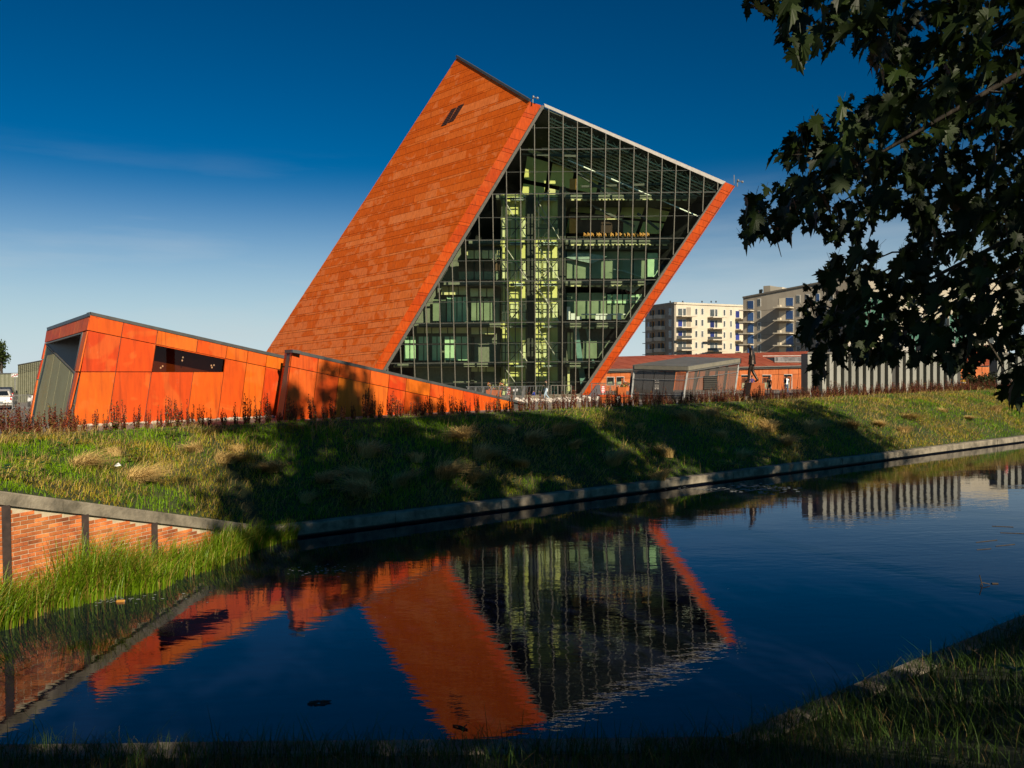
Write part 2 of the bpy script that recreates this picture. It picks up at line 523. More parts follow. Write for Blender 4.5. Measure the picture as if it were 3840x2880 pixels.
M_BRICK = mat('orange_brick', (0.30, 0.075, 0.022), (0.64, 0.21, 0.055), c3=(0.52, 0.145, 0.035), scale=2.6, rough=0.85, rand=0.36, bump=0.4, bscale=40)
M_MORTAR = mat('mortar', (0.46, 0.38, 0.25), (0.56, 0.47, 0.32), scale=8, rough=0.95, bump=0.3)
M_POST = mat('brown_steel_post', (0.035, 0.025, 0.022), (0.07, 0.045, 0.035), scale=6, rough=0.6)

# ------------------------------------------------------------------ terrain
K1 = on_z(1007, 2031, 0.0)
K2 = on_z(3840, 1658, 0.0)
KD = (K2 - K1); KD.z = 0; KD.normalize()
KN = Vector((-KD.y, KD.x, 0))            # away from the camera, up the bank
BW = 6.5; CREST = 2.6
WA = at(981, 1971, K1.y + 0.1)           # foot of the sloping wall coping
WB = at(0, 1841, 14.5)                   # where it leaves the frame
W_T = -((WB - K1).dot(KD))               # positive length along the canal

def st(X, Y):
    dx, dy = X - K1.x, Y - K1.y
    return dx * KD.x + dy * KD.y, dx * KN.x + dy * KN.y

def lump(X, Y):
    return (math.sin(X * 1.7 + 1.3 * math.sin(Y * 0.9)) * math.sin(Y * 1.3 + X * 0.4) * 0.5
            + math.sin(X * 3.9 + Y * 2.1) * 0.25 + math.sin(X * 0.5 - Y * 0.8) * 0.5)

def bank_pt(t, v):
    """t along the canal, v 0 at the kerb .. 1 at the crest"""
    if t >= 0:
        toe = K1 + KD * t + KN * 0.36; zt = 0.33
    else:
        k = -t / W_T
        toe = Vector((WA.x + (WB.x - WA.x) * k, WA.y + (WB.y - WA.y) * k, 0)) + Vector((-0.25, 0.25, 0))
        zt = min(WA.z - 0.03 + (WB.z - WA.z) * k, 2.45)
    cr = K1 + KD * t + KN * BW
    p = toe.lerp(cr, v)
    z = zt + (CREST - zt) * (math.sin(min(max(v, 0), 1) * math.pi / 2) ** 0.9 * 0.55 + v * 0.45)
    w = math.sin(math.pi * min(max(v, 0), 1))
    p.z = z + lump(p.x, p.y) * 0.07 * w
    return p

def plaza_z(s):
    if s < 11: return CREST
    if s < 34: return CREST + (1.82 - CREST) * (s - 11) / 23.0
    return 1.82

def ground_at(x, y):
    """frame pixel to the plaza surface"""
    d = ray(x, y); d = d / d.y
    lo = 12.0
    Y = lo
    while Y < 400:
        p = CAM + d * Y
        s = st(p.x, p.y)[1]
        if s > BW and p.z <= plaza_z(s): break
        Y += 0.05
    p = CAM + d * Y
    p.z = plaza_z(st(p.x, p.y)[1])
    return p

def gz(p):
    return plaza_z(st(p.x, p.y)[1])

M_SOIL = mat('bank_soil', (0.018, 0.026, 0.008), (0.06, 0.06, 0.016), scale=0.9, rough=0.95, c3=(0.03, 0.042, 0.01), bump=0.6, bscale=9)
M_PLAZA = mat('plaza_paving', (0.15, 0.125, 0.10), (0.24, 0.205, 0.165), scale=0.7, rough=0.85, c3=(0.19, 0.16, 0.13), bump=0.2)

ts = np.concatenate([np.arange(-30, 70, 0.45), np.arange(70, 400, 6.0)])
vsamp = np.linspace(0, 1, 22)
V = [tuple(bank_pt(float(t), float(v))) for t in ts for v in vsamp]
nv = len(vsamp)
F = [(i * nv + j, (i + 1) * nv + j, (i + 1) * nv + j + 1, i * nv + j + 1) for i in range(len(ts) - 1) for j in range(nv - 1)]
bank = quick_mesh('canal_bank', V, F, M_SOIL, smooth=True)
tag(bank, kind='structure')
ss = [BW - 0.05, 8, 9.5, 11, 14, 18, 22, 26, 30, 34, 45, 70, 120, 300, 900, 3500]
tt = [-3500, -900, -300, -100, -60, -30] + list(np.arange(-28, 80, 4.0)) + [80, 120, 200, 400, 900, 3500]
V = []
for t in tt:
    for s_ in ss:
        p = K1 + KD * t + KN * s_
        V.append((p.x, p.y, plaza_z(s_) - (0.002 if s_ < BW else 0)))
ns = len(ss)
F = [(i * ns + j, (i + 1) * ns + j, (i + 1) * ns + j + 1, i * ns + j + 1) for i in range(len(tt) - 1) for j in range(ns - 1)]
tag(quick_mesh('ground', V, F, M_PLAZA), kind='structure')

# near bank: edge polyline and its rise towards the camera
N0 = Vector((-60, 8.35, 0)); N1 = Vector((2.2, 8.45, 0)); N2 = Vector((2.2 + 200 * KD.x, 8.45 + 200 * KD.y, 0))
def near_edge(t):
    """t<0 left branch, t>0 right branch"""
    if t < 0:
        return N1 + (N0 - N1).normalized() * (-t)
    return N1 + KD * t
def near_norm(t):
    a = Vector((0, -1, 0)); b = Vector((KD.y, -KD.x, 0))
    k = min(max((t + 0.8) / 1.6, 0), 1)
    return a.lerp(b, k).normalized()
def near_pt(t, d):
    p = near_edge(t) + near_norm(t) * (0.34 + d)
    z = 0.40 + min(d * 0.285, 2.3)
    z += lump(p.x * 1.5, p.y * 1.5) * 0.05 * min(d, 1)
    p.z = z
    return p
tn = list(np.arange(-20, 24, 0.4))
tn = [-62, -40, -28] + tn + [26, 40, 70, 120, 200]
dn = [0, 0.2, 0.5, 0.9, 1.4, 2, 2.7, 3.5, 4.5, 6, 8, 9, 14, 30, 80, 400]
V = [tuple(near_pt(t, d)) for t in tn for d in dn]
nd = len(dn)
F = [(i * nd + j, i * nd + j + 1, (i + 1) * nd + j + 1, (i + 1) * nd + j) for i in range(len(tn) - 1) for j in range(nd - 1)]
tag(quick_mesh('near_bank', V, F, M_SOIL, smooth=True), kind='structure')

# ------------------------------------------------------------------ water
mw = bpy.data.materials.new('canal_water'); mw.use_nodes = True
nt = mw.node_tree; N = nt.nodes; L = nt.links
b = N['Principled BSDF']
b.inputs['Base Color'].default_value = (0.004, 0.006, 0.017, 1)
b.inputs['Roughness'].default_value = 0.012
b.inputs['IOR'].default_value = 1.6
geo = N.new('ShaderNodeNewGeometry')
mp = N.new('ShaderNodeMapping'); mp.inputs['Scale'].default_value = (0.8, 2.0, 1.0); mp.inputs['Rotation'].default_value = (0, 0, R(-12))
L.new(geo.outputs['Position'], mp.inputs[0])
n1 = N.new('ShaderNodeTexNoise'); n1.inputs['Scale'].default_value = 2.6; n1.inputs['Detail'].default_value = 3; n1.inputs['Roughness'].default_value = 0.5
L.new(mp.outputs[0], n1.inputs['Vector'])
n2 = N.new('ShaderNodeTexNoise'); n2.inputs['Scale'].default_value = 0.45; n2.inputs['Detail'].default_value = 1
L.new(mp.outputs[0], n2.inputs['Vector'])
n3 = N.new('ShaderNodeTexNoise'); n3.inputs['Scale'].default_value = 0.12; n3.inputs['Detail'].default_value = 2
L.new(geo.outputs['Position'], n3.inputs['Vector'])
mr = N.new('ShaderNodeMapRange'); mr.inputs['From Min'].default_value = 0.35; mr.inputs['From Max'].default_value = 0.7; mr.inputs['To Min'].default_value = 0.45; mr.inputs['To Max'].default_value = 1.25
L.new(n3.outputs[0], mr.inputs['Value'])
m1 = N.new('ShaderNodeMath'); m1.operation = 'MULTIPLY'; L.new(n1.outputs[0], m1.inputs[0]); L.new(mr.outputs[0], m1.inputs[1])
ad = N.new('ShaderNodeMath'); ad.operation = 'MULTIPLY_ADD'; ad.inputs[1].default_value = 1.6
L.new(n2.outputs[0], ad.inputs[0]); L.new(m1.outputs[0], ad.inputs[2])
bp = N.new('ShaderNodeBump'); bp.inputs['Strength'].default_value = 0.085; bp.inputs['Distance'].default_value = 0.028
L.new(ad.outputs[0], bp.inputs['Height']); L.new(bp.outputs[0], b.inputs['Normal'])
tag(MB().add([(-700, -40, 0), (900, -40, 0), (900, 900, 0), (-700, 900, 0)], [(0, 1, 2, 3)]).build('canal_water', mw), kind='structure')

# ------------------------------------------------------------------ canal kerbs
def kerb_profile(mb, a, b, n, w, ztop, zbot):
    c = 0.03
    prof = [(0.0, zbot), (0.0, ztop - c), (c, ztop), (w - c, ztop), (w, ztop - c), (w, zbot)]
    A = [a + n * u + Vector((0, 0, z)) for u, z in prof]
    mb.prism(A, b - a)
kerb = thing('canal_kerb', 'long low concrete kerb along the far water edge below the grass bank', 'kerb', K1)
for i in range(34):
    L0 = i * 3.6
    a = K1 + KD * (L0 + 0.008); b_ = K1 + KD * (L0 + 3.592)
    j = random.uniform(-0.012, 0.012)
    mb = MB(); kerb_profile(mb, a + KN * j, b_ + KN * (j + random.uniform(-0.008, 0.008)), KN, 0.36, 0.345 + random.uniform(-0.012, 0.012), 0.07)
    mb.build('kerb_stone', M_CONC, kerb)
mb = MB(); kerb_profile(mb, K1 + KN * 0.16, K1 + KD * 122 + KN * 0.16, KN, 0.3, 0.10, -0.6)
mb.build('kerb_foundation', mat('dark_concrete', (0.02, 0.02, 0.016), (0.045, 0.042, 0.034), rough=0.6, scale=3), kerb)  # set back under the stones and darker than they are
nk = thing('near_kerb', 'shaded concrete kerb along the near water edge in the foreground', 'kerb', N1)
for i in range(30):
    a = near_edge(-i * 2.0 - 0.008); b_ = near_edge(-i * 2.0 - 1.99)
    mb = MB(); kerb_profile(mb, a, b_, Vector((0, -1, 0)), 0.34, 0.42 + random.uniform(-.01, .01), -0.5); mb.build('kerb_stone', M_CONC, nk)
for i in range(40):
    a = near_edge(i * 2.0 + 0.008); b_ = near_edge(i * 2.0 + 1.99)
    mb = MB(); kerb_profile(mb, a, b_, Vector((KD.y, -KD.x, 0)), 0.34, 0.42 + random.uniform(-.01, .01), -0.5); mb.build('kerb_stone', M_CONC, nk)

# ------------------------------------------------------------------ brick wing wall with sloping coping
wd = Vector((WB.x - WA.x, WB.y - WA.y, 0)); WL = wd.length; wd.normalize()
wn = Vector((wd.y, -wd.x, 0))
if wn.dot(CAM - WA) < 0: wn = -wn
slope = (WB.z - WA.z) / WL
wing = thing('brick_wing_wall', 'sloping orange brick retaining wall with concrete coping and steel posts', 'wall', Vector((WA.x, WA.y, 0)))
def wpt(u, z, off=0.0):
    p = Vector((WA.x, WA.y, 0)) + wd * u + wn * off
    p.z = z
    return p
WEND = 12.5
def ctop(u): return WA.z + slope * min(u, WL + 1.2)
CT = 0.25
mb = MB().prism([wpt(0.15, -0.6, -0.008), wpt(WEND, -0.6, -0.008), wpt(WEND, ctop(WEND) - CT + .02, -0.008), wpt(WL + 1.2, ctop(WL + 1.2) - CT + .02, -0.008), wpt(0.15, max(ctop(0.15) - CT, -0.5), -0.008)], -wn * 0.3)
mb.build('mortar_core', M_MORTAR, wing)
u0 = -0.05; k = 0
cuts = [-0.15, 1.7, 3.6, 5.5, 7.4, WL + 1.2, WEND]
for a, b_ in zip(cuts[:-1], cuts[1:]):
    g = 0.006
    P = [wpt(a + g, ctop(a + g) - CT, 0.07), wpt(b_ - g, ctop(b_ - g) - CT, 0.07), wpt(b_ - g, ctop(b_ - g) - 0.02, 0.07), wpt(b_ - g, ctop(b_ - g), 0.04), wpt(a + g, ctop(a + g), 0.04), wpt(a + g, ctop(a + g) - 0.02, 0.07)]
    mb = MB()
    front = [wpt(a + g, ctop(a + g) - CT, 0.07), wpt(b_ - g, ctop(b_ - g) - CT, 0.07), wpt(b_ - g, ctop(b_ - g) - 0.025, 0.07), wpt(a + g, ctop(a + g) - 0.025, 0.07)]
    mb.prism(front, -wn * 0.5)
    mb.prism([wpt(a + g, ctop(a + g) - 0.025, 0.045), wpt(b_ - g, ctop(b_ - g) - 0.025, 0.045), wpt(b_ - g, ctop(b_ - g), 0.03), wpt(a + g, ctop(a + g), 0.03)], -wn * 0.44)
    mb.build('coping_stone', M_CONC, wing)
pw = Pln(wpt(0, 0), wn)
def u_of(x, y):
    return (pw.hit(x, y) - Vector((WA.x, WA.y, 0))).dot(wd)
posts = [u_of(14, 2000), u_of(311, 2000), u_of(571, 2000)]
posts = posts + [2 * posts[0] - posts[1], posts[0] * 3 - posts[1] * 2]
for u in posts:
    if u > WEND: continue
    mb = MB()
    zt = ctop(u) - CT - 0.003
    for o_, t_, w_ in ((0.075, 0.018, 0.075), (-0.02, 0.018, 0.075), (0.027, 0.08, 0.014)):
        mb.box((wpt(u, 0, o_) + Vector((0, 0, (zt - 0.5) / 2))), w_, t_ / 2, (zt + 0.5) / 2, (wd, wn, Vector((0, 0, 1))))
    mb.build('post', M_POST, wing)
# bricks, one by one (the hidden courses near the water as one piece)
bl, bh, jt = 0.262, 0.062, 0.017
loose = MB(); nb = 0; cand = []
row = 0; z = -0.2
while z < 2.6:
    u = 0.2 + (0.5 * (bl + jt) if row % 2 else 0.0) - 0.3
    while u < WEND:
        if u > 0.2 and z + bh < min(ctop(u), ctop(u + bl)) - CT - 0.004:
            cand.append((u, z))
        u += bl + jt
    z += bh + jt; row += 1
cand.sort(key=lambda c: -(c[1] - ctop(c[0]) * 0.75) + (0 if c[0] < WL + .3 else 50))
bm0 = MB().box((0, 0, 0), bl / 2, 0.05, bh / 2, (wd, wn, Vector((0, 0, 1))))
brick_me = None
for i, (u, z) in enumerate(cand):
    c = wpt(u + bl / 2, z + bh / 2, -0.045 + random.uniform(-0.004, 0.005))
    if i < 300:
        if brick_me is None:
            o = bm0.build('brick', M_BRICK, None); brick_me = o.data; bpy.data.objects.remove(o)
        o = bpy.data.objects.new('brick', brick_me)
        link(o, wing); o.location = c - ORG[wing.name]
        o.rotation_euler = (random.uniform(-.01, .01), random.uniform(-.01, .01), random.uniform(-.008, .008))
    else:
        loose.box(c, bl / 2, 0.05, bh / 2, (wd, wn, Vector((0, 0, 1))))
tag(loose.build('lower_brickwork', M_BRICK, wing), kind='stuff')

# ------------------------------------------------------------------ museum tower
LEAN = 0.2016
PF = Pln((0, 80, 1.75), (0, -1, -LEAN))
FU = Vector((1, 0, 0)); FV = PF.n.cross(FU); FV = FV if FV.z > 0 else -FV
FO = PF.hit(2173, 1490)
def f2(p): d = p - FO; return (d.dot(FU), d.dot(FV))
def f3(q, off=0.0): return FO + FU * q[0] + FV * q[1] + PF.n * off
tower = thing('museum_tower', 'tall leaning museum tower with orange panel side and huge slanted glass front', 'building', Vector((FO.x - 6, FO.y + 4, 1.8)))
rimL = [(1988, 381), (2031, 395), (1362, 1510), (1324, 1510)]
greyL = [(2032.5, 396), (2042, 400), (1376, 1510), (1363.5, 1510)]
rimR = [(2717, 681), (2757, 698), (2211, 1494), (2172, 1494)]
greyR = [(2705, 690), (2715.5, 683), (2170.5, 1494), (2157, 1494)]
glassP = [(2043, 402), (2704, 690), (2156, 1494), (1377, 1510)]
# left face plane
e0 = PF.hit(1988, 381); e1 = PF.hit(1324, 1510)
cdir = ray(-1600, 1600).normalized()
edge = (e0 - e1).normalized()
nl = edge.cross(cdir).normalized()
if nl.dot(CAM - e0) < 0: nl = -nl
PL = Pln(e0, nl)
A = PL.hit(1714, 216); G = PL.hit(876, 1508)
B = e0; E = e1
C = PF.hit(2757, 698); D = PF.hit(2211, 1494)
LU = -cdir; LV = nl.cross(LU).normalized()
if LV.z < 0: LV = -LV
LO = e1
def l2(p): d = p - LO; return (d.dot(LU), d.dot(LV))
def l3(q, off=0.0): return LO + LU * q[0] + LV * q[1] + nl * off
face2 = [l2(A), l2(B), l2(E), l2(G)]
# shell behind the cladding
off = -0.06
shell = MB()
Ai, Bi, Ei, Gi = [l3(l2(p), off) for p in (A, B, E, G)]
back = (A - B)
Cb = C + Vector((-8, 14, -1.5)); Db = D + Vector((-8, 14, 0))
Al = A.lerp(G, (A.z - B.z + 1.0) / (A.z - G.z)) + nl * off
shell.add([Ai, Bi, Ei, Gi], [(0, 1, 2, 3)])
shell.build('side_wall', M_DARK, tower)
MB().prism([Bi - nl * 0.02, C - Vector((.1, 0, 0)), Cb, Al], Vector((0, 0, -0.15))).build('roof', M_TRIM, tower)
MB().prism([Al, Cb, Db, Gi], Vector((.3, -.2, 0))).build('rear_wall', M_DARK, tower)
MB().prism([Ai - nl * .02, Bi - nl * .02, Al - nl * .02], -nl * 0.2).build('parapet_back', M_TRIM, tower)
rn = (D - C).cross(Db - D).normalized()
MB().prism([C, D, Db, Cb], rn * 0.15 * (1 if rn.dot(Vector((-1, 0, 0))) > 0 else -1)).build('side_wall', M_DARK, tower)
lining = MB().prism([l3(l2(p), -0.35) for p in (A + (B - A) * .03 + (G - A) * .02, B - (B - A) * 0.02, E, G)], -nl * 0.05)
lining.build('inner_lining', M_OLIVE, tower)
# cladding courses on the side
bmin = min(p[1] for p in face2); bmax = max(p[1] for p in face2)
amin = min(p[0] for p in face2); amax = max(p[0] for p in face2)
heights = [1.15, 0.95, 0.32, 1.2, 0.8, 1.05, 0.3, 0.98, 1.25, 0.85, 0.35, 1.1]
bb = bmin; i = 0; panels = []
rl = random.Random(3)
while bb < bmax:
    h = heights[(i * 5 + (i // 3)) % len(heights)] * 0.74
    b1 = min(bb + h, bmax)
    a = amin - rl.uniform(0, 2.5)
    while a < amax:
        w = rl.choice([1.6, 2.4, 3.2, 4.2, 5.2, 6.5])
        g = 0.006; gh = 0.017
        rect = [(a + g, bb + gh), (a + w - g, bb + gh), (a + w - g, b1 - gh), (a + g, b1 - gh)]
        cl = clip_to(rect, face2)
        if cl: panels.append(cl)
        a += w
    bb = b1; i += 1
panels.sort(key=lambda p: -abs(area2(p)))
rest = MB()
for i, cl in enumerate(panels):
    lift = rl.uniform(-0.008, 0.008)
    if i < 300: MB().prism([l3(q, lift - 0.02) for q in cl], nl * 0.035).build('cladding_panel', M_FACE, tower)
    else: rest.prism([l3(q, lift - 0.02) for q in cl], nl * 0.035)
if rest.v: tag(rest.build('small_cladding_panels', M_FACE, tower), kind='stuff')
# top edge trim and the slim edge trim on the left
MB().bar(A + nl * 0.05 + Vector((0, 0, .1)), B + nl * 0.05 + Vector((0, 0, .1)), 0.25, 0.22).build('roof_trim', M_TRIM, tower)
# two louvred slits: near-black sheets and darkened slats paint their shade
for pts in ([(780, 905), (905, 705), (960, 685), (842, 885)], [(858, 868), (985, 665), (1050, 640), (925, 842)]):
    P = [PL.hit(1400 + x / 3.072, 180 + y / 3.072, 0.022) for x, y in pts]
    v_ = MB().prism(P, nl * 0.03).build('vent', M_DARK, tower)
    for q in range(9):
        k = (q + 0.5) / 9
        a = P[0].lerp(P[1], k); b_ = P[3].lerp(P[2], k)
        MB().bar(a + nl * .06, b_ + nl * .06, 0.05, 0.02, nl).build('louvre', mat('louvre_rust_shaded', (0.10, 0.02, 0.006)), v_)
# rim panels (both slanted bands), each a piece
def band(q4, n, name, mt, seedv):
    r_ = random.Random(seedv)
    P = [f2(PF.hit(x, y)) for x, y in q4]
    cuts = [0.0]
    pat = [1, .35, 1.1, .9, .95, .3, 1.0, .8, 1.15]
    tot = 0; lst = []
    for i_ in range(n): lst.append(pat[i_ % len(pat)] * r_.uniform(.9, 1.1))
    sm = sum(lst)
    for v_ in lst: cuts.append(cuts[-1] + v_ / sm)
    for k0, k1 in zip(cuts[:-1], cuts[1:]):
        def lp(a_, b__, k): return (a_[0] + (b__[0] - a_[0]) * k, a_[1] + (b__[1] - a_[1]) * k)
        # joints run level across the band
        qa, qb = lp(P[0], P[3], k0), lp(P[1], P[2], k0)
        qc, qd = lp(P[1], P[2], k1), lp(P[0], P[3], k1)
        pts = inset([f3(qa), f3(qb), f3(qc), f3(qd)], 0.016)
        MB().prism([p - PF.n * 0.02 for p in pts], PF.n * (0.05 + r_.uniform(0, .01))).build(name, mt, tower)
band(rimL, 38, 'rim_panel', M_RIM, 5)
band(rimR, 40, 'rim_panel', M_RIM, 6)
MB().prism([PF.hit(x, y, -0.05) for x, y in rimL], -PF.n * 0.3).build('rim_backing', M_TRIM, tower)
MB().prism([PF.hit(x, y, -0.05) for x, y in rimR], -PF.n * 0.3).build('rim_backing', M_TRIM, tower)
MB().prism([PF.hit(x, y, -0.35) for x, y in greyL], PF.n * 0.45).build('glazing_frame', M_GREY, tower)
MB().prism([PF.hit(x, y, -0.35) for x, y in greyR], PF.n * 0.45).build('glazing_frame', M_GREY, tower)
MB().prism([PF.hit(x, y, -0.3) for x, y in ((2040, 390), (2718, 682), (2705, 692), (2042, 402))], PF.n * 0.42).build('roof_edge', M_PALE, tower)
# glazing grid
gp = [f2(PF.hit(x, y)) for x, y in glassP]
ux0 = f2(PF.hit(2058, 875))[0]
DU = f2(PF.hit(2058 + 52.1, 875))[0] - ux0
us = [ux0 + DU * k for k in range(-14, 16)]
lev = [1512, 1434, 1358, 1287, 1209, 1130, 1054, 976, 899, 815, 727, 645, 561, 480, 380]
vsv = [f2(PF.hit(1960, y))[1] for y in lev]
def span(u):
    """v range of the glass at u"""
    c = clip_to([(u - .02, -5), (u + .02, -5), (u + .02, 60), (u - .02, 60)], gp)
    return (min(p[1] for p in c), max(p[1] for p in c)) if c else None
def hspan(v):
    c = clip_to([(-60, v - .02), (60, v - .02), (60, v + .02), (-60, v + .02)], gp)
    return (min(p[0] for p in c), max(p[0] for p in c)) if c else None
for u in us:
    s_ = span(u)
    if s_ and s_[1] - s_[0] > 0.3:
        MB().box(f3((u, (s_[0] + s_[1]) / 2), 0.0), 0.036, 0.12, (s_[1] - s_[0]) / 2, (FU, PF.n, FV)).build('mullion', M_MULL, tower)
for i, v in enumerate(vsv[1:-1]):
    s_ = hspan(v)
    if not s_: continue
    major = i % 2 == 1
    hh = 0.05 if major else 0.025
    MB().box(f3(((s_[0] + s_[1]) / 2, v), -0.05), (s_[1] - s_[0]) / 2, 0.06, hh, (FU, PF.n, FV)).build('transom', M_SLAB, tower)
    if major:
        MB().box(f3(((s_[0] + s_[1]) / 2, v - 0.38), -0.5), (s_[1] - s_[0]) / 2 - .3, 0.06, 0.05, (FU, PF.n, FV)).build('transom', M_SLAB, tower)
for u0, u1 in zip(us[:-1], us[1:]):
    for v0, v1 in zip(vsv[:-1], vsv[1:]):
        cl = clip_to([(u0 + .05, v0 + .03), (u1 - .05, v0 + .03), (u1 - .05, v1 - .03), (u0 + .05, v1 - .03)], gp)
        if cl:
            a_ = random.uniform(-.004, .004); b__ = random.uniform(-.004, .004)
            cu = (u0 + u1) / 2; cv = (v0 + v1) / 2
            MB().add([f3(q, (q[0] - cu) * a_ + (q[1] - cv) * b__) for q in cl], [list(range(len(cl)))]).build('glass_pane', M_GLASS, tower)

# ------------------------------------------------------------------ what shows behind the glass
def Z6(x, y): return 1400 + 0.4973 * x, 700 + 0.4973 * y
def fin(x, y, off):
    """frame pixel (zoom grid) to a plane parallel to the front, off metres inside"""
    X, Y = Z6(x, y)
    return PF.hit(X, Y, -off)
def ibox(name, x0, y0, x1, y1, off, depth, m, parent=tower):
    cl = clip_to([Z6(x0, y0), Z6(x1, y0), Z6(x1, y1), Z6(x0, y1)], GCL)
    if not cl: cl = [Z6(x0, y0), Z6(x1, y0), Z6(x1, y1)]
    P = [PF.hit(X, Y, -off) for X, Y in cl]
    return MB().prism(P, Vector((0, 1, 0)) * depth).build(name, m, parent)
def ibar(mb, x0, y0, x1, y1, off, w):
    mb.bar(fin(x0, y0, off), fin(x1, y1, off), w)
    return mb
GCL = [(2043, 404), (2695, 692), (2146, 1494), (1383, 1500)]
floors = [60, 400, 710, 1025, 1325, 1608]
def lx(y): return 885 - (y - 60) * 0.605        # glass edge on the left, zoom grid
def rx(y): return 2480 - (y - 60) * 0.60
# slabs
for y in floors[:-1]:
    ibox('floor_slab', lx(y) + 40, y + 2, 960, y + 34, 1.0, 9.0, M_SLABU)
    ibox('floor_slab', 1450, y + 2, rx(y) - 40, y + 34, 1.0, 9.0, M_SLABU)
    bm_ = MB()
    for k in range(18):
        xa = 1480 + k * 50
        if xa + 30 < rx(y) - 60: ibar(bm_, xa, y + 40, xa + 34, y + 40, 0.95, 0.12)
    if bm_.v: bm_.build('ceiling_light_strip', M_STRIP, tower)
ibox('floor_slab', 1450, 405, 2230, 470, 1.2, 9.0, M_SLAB)
# lift shafts: framed olive walls with window bands
def shaft(x0, x1, seedv):
    r_ = random.Random(seedv)
    ibox('core_wall', x0, 60, x1, 1608, 2.3, 0.3, M_OLIVE)
    n = 3
    w = (x1 - x0) / n
    for fa, fb in zip(floors[:-1], floors[1:]):
        H = fb - fa
        for c in range(n):
            xa = x0 + c * w + 4; xb = x0 + (c + 1) * w - 4
            ibox('wall_panel', xa, fa + 0.14 * H, xb, fa + 0.46 * H, 2.2, 0.06, M_OLIVE)
            for q in range(2):
                xm = xa + (xb - xa) * q / 2
                p_ = ibox('window', xm + 2, fa + 0.53 * H, xm + (xb - xa) / 2 - 2, fa + 0.95 * H, 2.15, 0.05, M_OLIVEP)
        ac = ibox('air_unit', x0 + 70, fa + 0.06 * H, x1 - 20, fa + 0.12 * H, 1.5, 0.5, mat('pale_blue_unit', (0.5, 0.62, 0.6), (0.56, 0.68, 0.66), rough=0.5))
    # steel cage in front
    for xx in (x0 + 8, x0 + 34, (x0 + x1) / 2 + 10, x1 - 8):
        ibar(MB(), xx, 60, xx, 1608, 1.2, 0.10).build('cage_post', M_SLAB, tower)
    for fa, fb in zip(floors[:-1], floors[1:]):
        H = fb - fa
        mb = MB()
        for k in (0.1, 0.5, 0.56, 0.75): ibar(mb, x0, fa + k * H, x1, fa + k * H, 1.2, 0.07)
        mb.build('cage_rail', M_SLAB, tower)
        mb = MB(); ibar(mb, x0 + 20, fa + 0.1 * H, x1, fa + 0.98 * H, 1.0, 0.06); mb.build('brace_rod', M_PALE, tower)
        mb = MB(); ibar(mb, x1 - 10, fa + 0.5 * H, x0 + 60, fa + 0.98 * H, 1.3, 0.06); mb.build('brace_rod', M_SLAB, tower)
shaft(962, 1160, 1); shaft(1212, 1402, 2)
ibox('column', 1160, 60, 1210, 1608, 1.9, 0.4, M_SLAB)
ibox('column', 1402, 0, 1452, 1608, 1.9, 0.4, M_SLAB)
ibox('column', 735, 1130, 762, 1608, 2.8, 1.0, M_SLAB)
for a, b_ in (((1000, 160), (1215, 160)), ((1005, 740), (1222, 735))):
    for y1 in (a[1] - 130, a[1] + 140):
        ibar(MB(), 1216, a[1] + 5, 1108 if y1 < a[1] else 1140, y1, 2.0, 0.09).build('brace_rod', M_PALE, tower)
        ibar(MB(), 1216, a[1] + 5, 1330, y1, 2.0, 0.09).build('brace_rod', M_PALE, tower)
ibox('lift_car', 1238, 282, 1402, 380, 2.1, 1.4, mat('lift_car_glass', (0.22, 0.27, 0.16), (0.3, 0.36, 0.22), rough=0.3))
ibox('lift_car', 1240, 415, 1400, 446, 2.1, 1.4, M_WALLG)
# left-hand rooms
def panes(xs, y0, y1, off, m, name='partition_pane'):
    off = off * 0.5 + 0.1
    for xa, xb in zip(xs[:-1], xs[1:]): ibox(name, xa + 4, y0, xb - 4, y1, off, 0.06, m)
panes([700, 760, 815, 870, 925, 955], 480, 542, 3.4, M_STRIP, 'wall_panel')
panes([510, 570, 640, 708], 752, 815, 3.4, M_STRIP, 'wall_panel')
panes([728, 795, 855, 915], 768, 828, 3.4, M_STRIP, 'wall_panel')
panes([325, 385, 440, 500, 560, 620, 715], 1045, 1105, 3.4, M_STRIP, 'wall_panel')
panes([735, 800, 860, 915], 1052, 1112, 3.4, M_STRIP, 'wall_panel')
panes([735, 790, 850, 915], 1340, 1395, 3.4, M_STRIP, 'wall_panel')
panes([150, 230, 320, 420, 520, 620], 1348, 1362, 2.0, M_STRIP, 'ceiling_light_strip')
panes([552, 590, 630, 670, 716], 832, 1018, 4.2, M_GREENP)
panes([445, 500, 550], 850, 1018, 4.6, M_WALLG)
panes([735, 780, 830, 880, 955], 840, 1018, 4.6, M_WALLG)
panes([228, 275, 322], 1130, 1180, 3.8, M_GREENP); panes([338, 380, 420], 1130, 1180, 3.8, M_GREENP)
panes([440, 480, 520], 1130, 1180, 3.8, M_GREENP); panes([535, 578, 620, 665, 715], 1130, 1180, 3.8, M_GREENP)
panes([228, 275, 322], 1195, 1310, 3.8, M_GREENP); panes([338, 380, 420], 1195, 1310, 3.8, M_GREENP)
panes([440, 480, 520], 1195, 1310, 3.8, M_GREENP); panes([535, 578, 620, 665, 715], 1195, 1310, 3.8, M_GREENP)
panes([640, 700, 760, 830, 955], 565, 700, 4.6, M_BROWN)
panes([640, 700, 760, 830, 955], 640, 700, 4.4, M_WALLG)
ibox('rear_partition', 300, 440, 955, 1600, 3.0, 0.1, M_SLABU)
ibox('door_panel', 975, 1340, 1002, 1500, 2.2, 0.1, M_STRIP); ibox('door_panel', 985, 1220, 1010, 1300, 2.4, 0.1, M_STRIP)
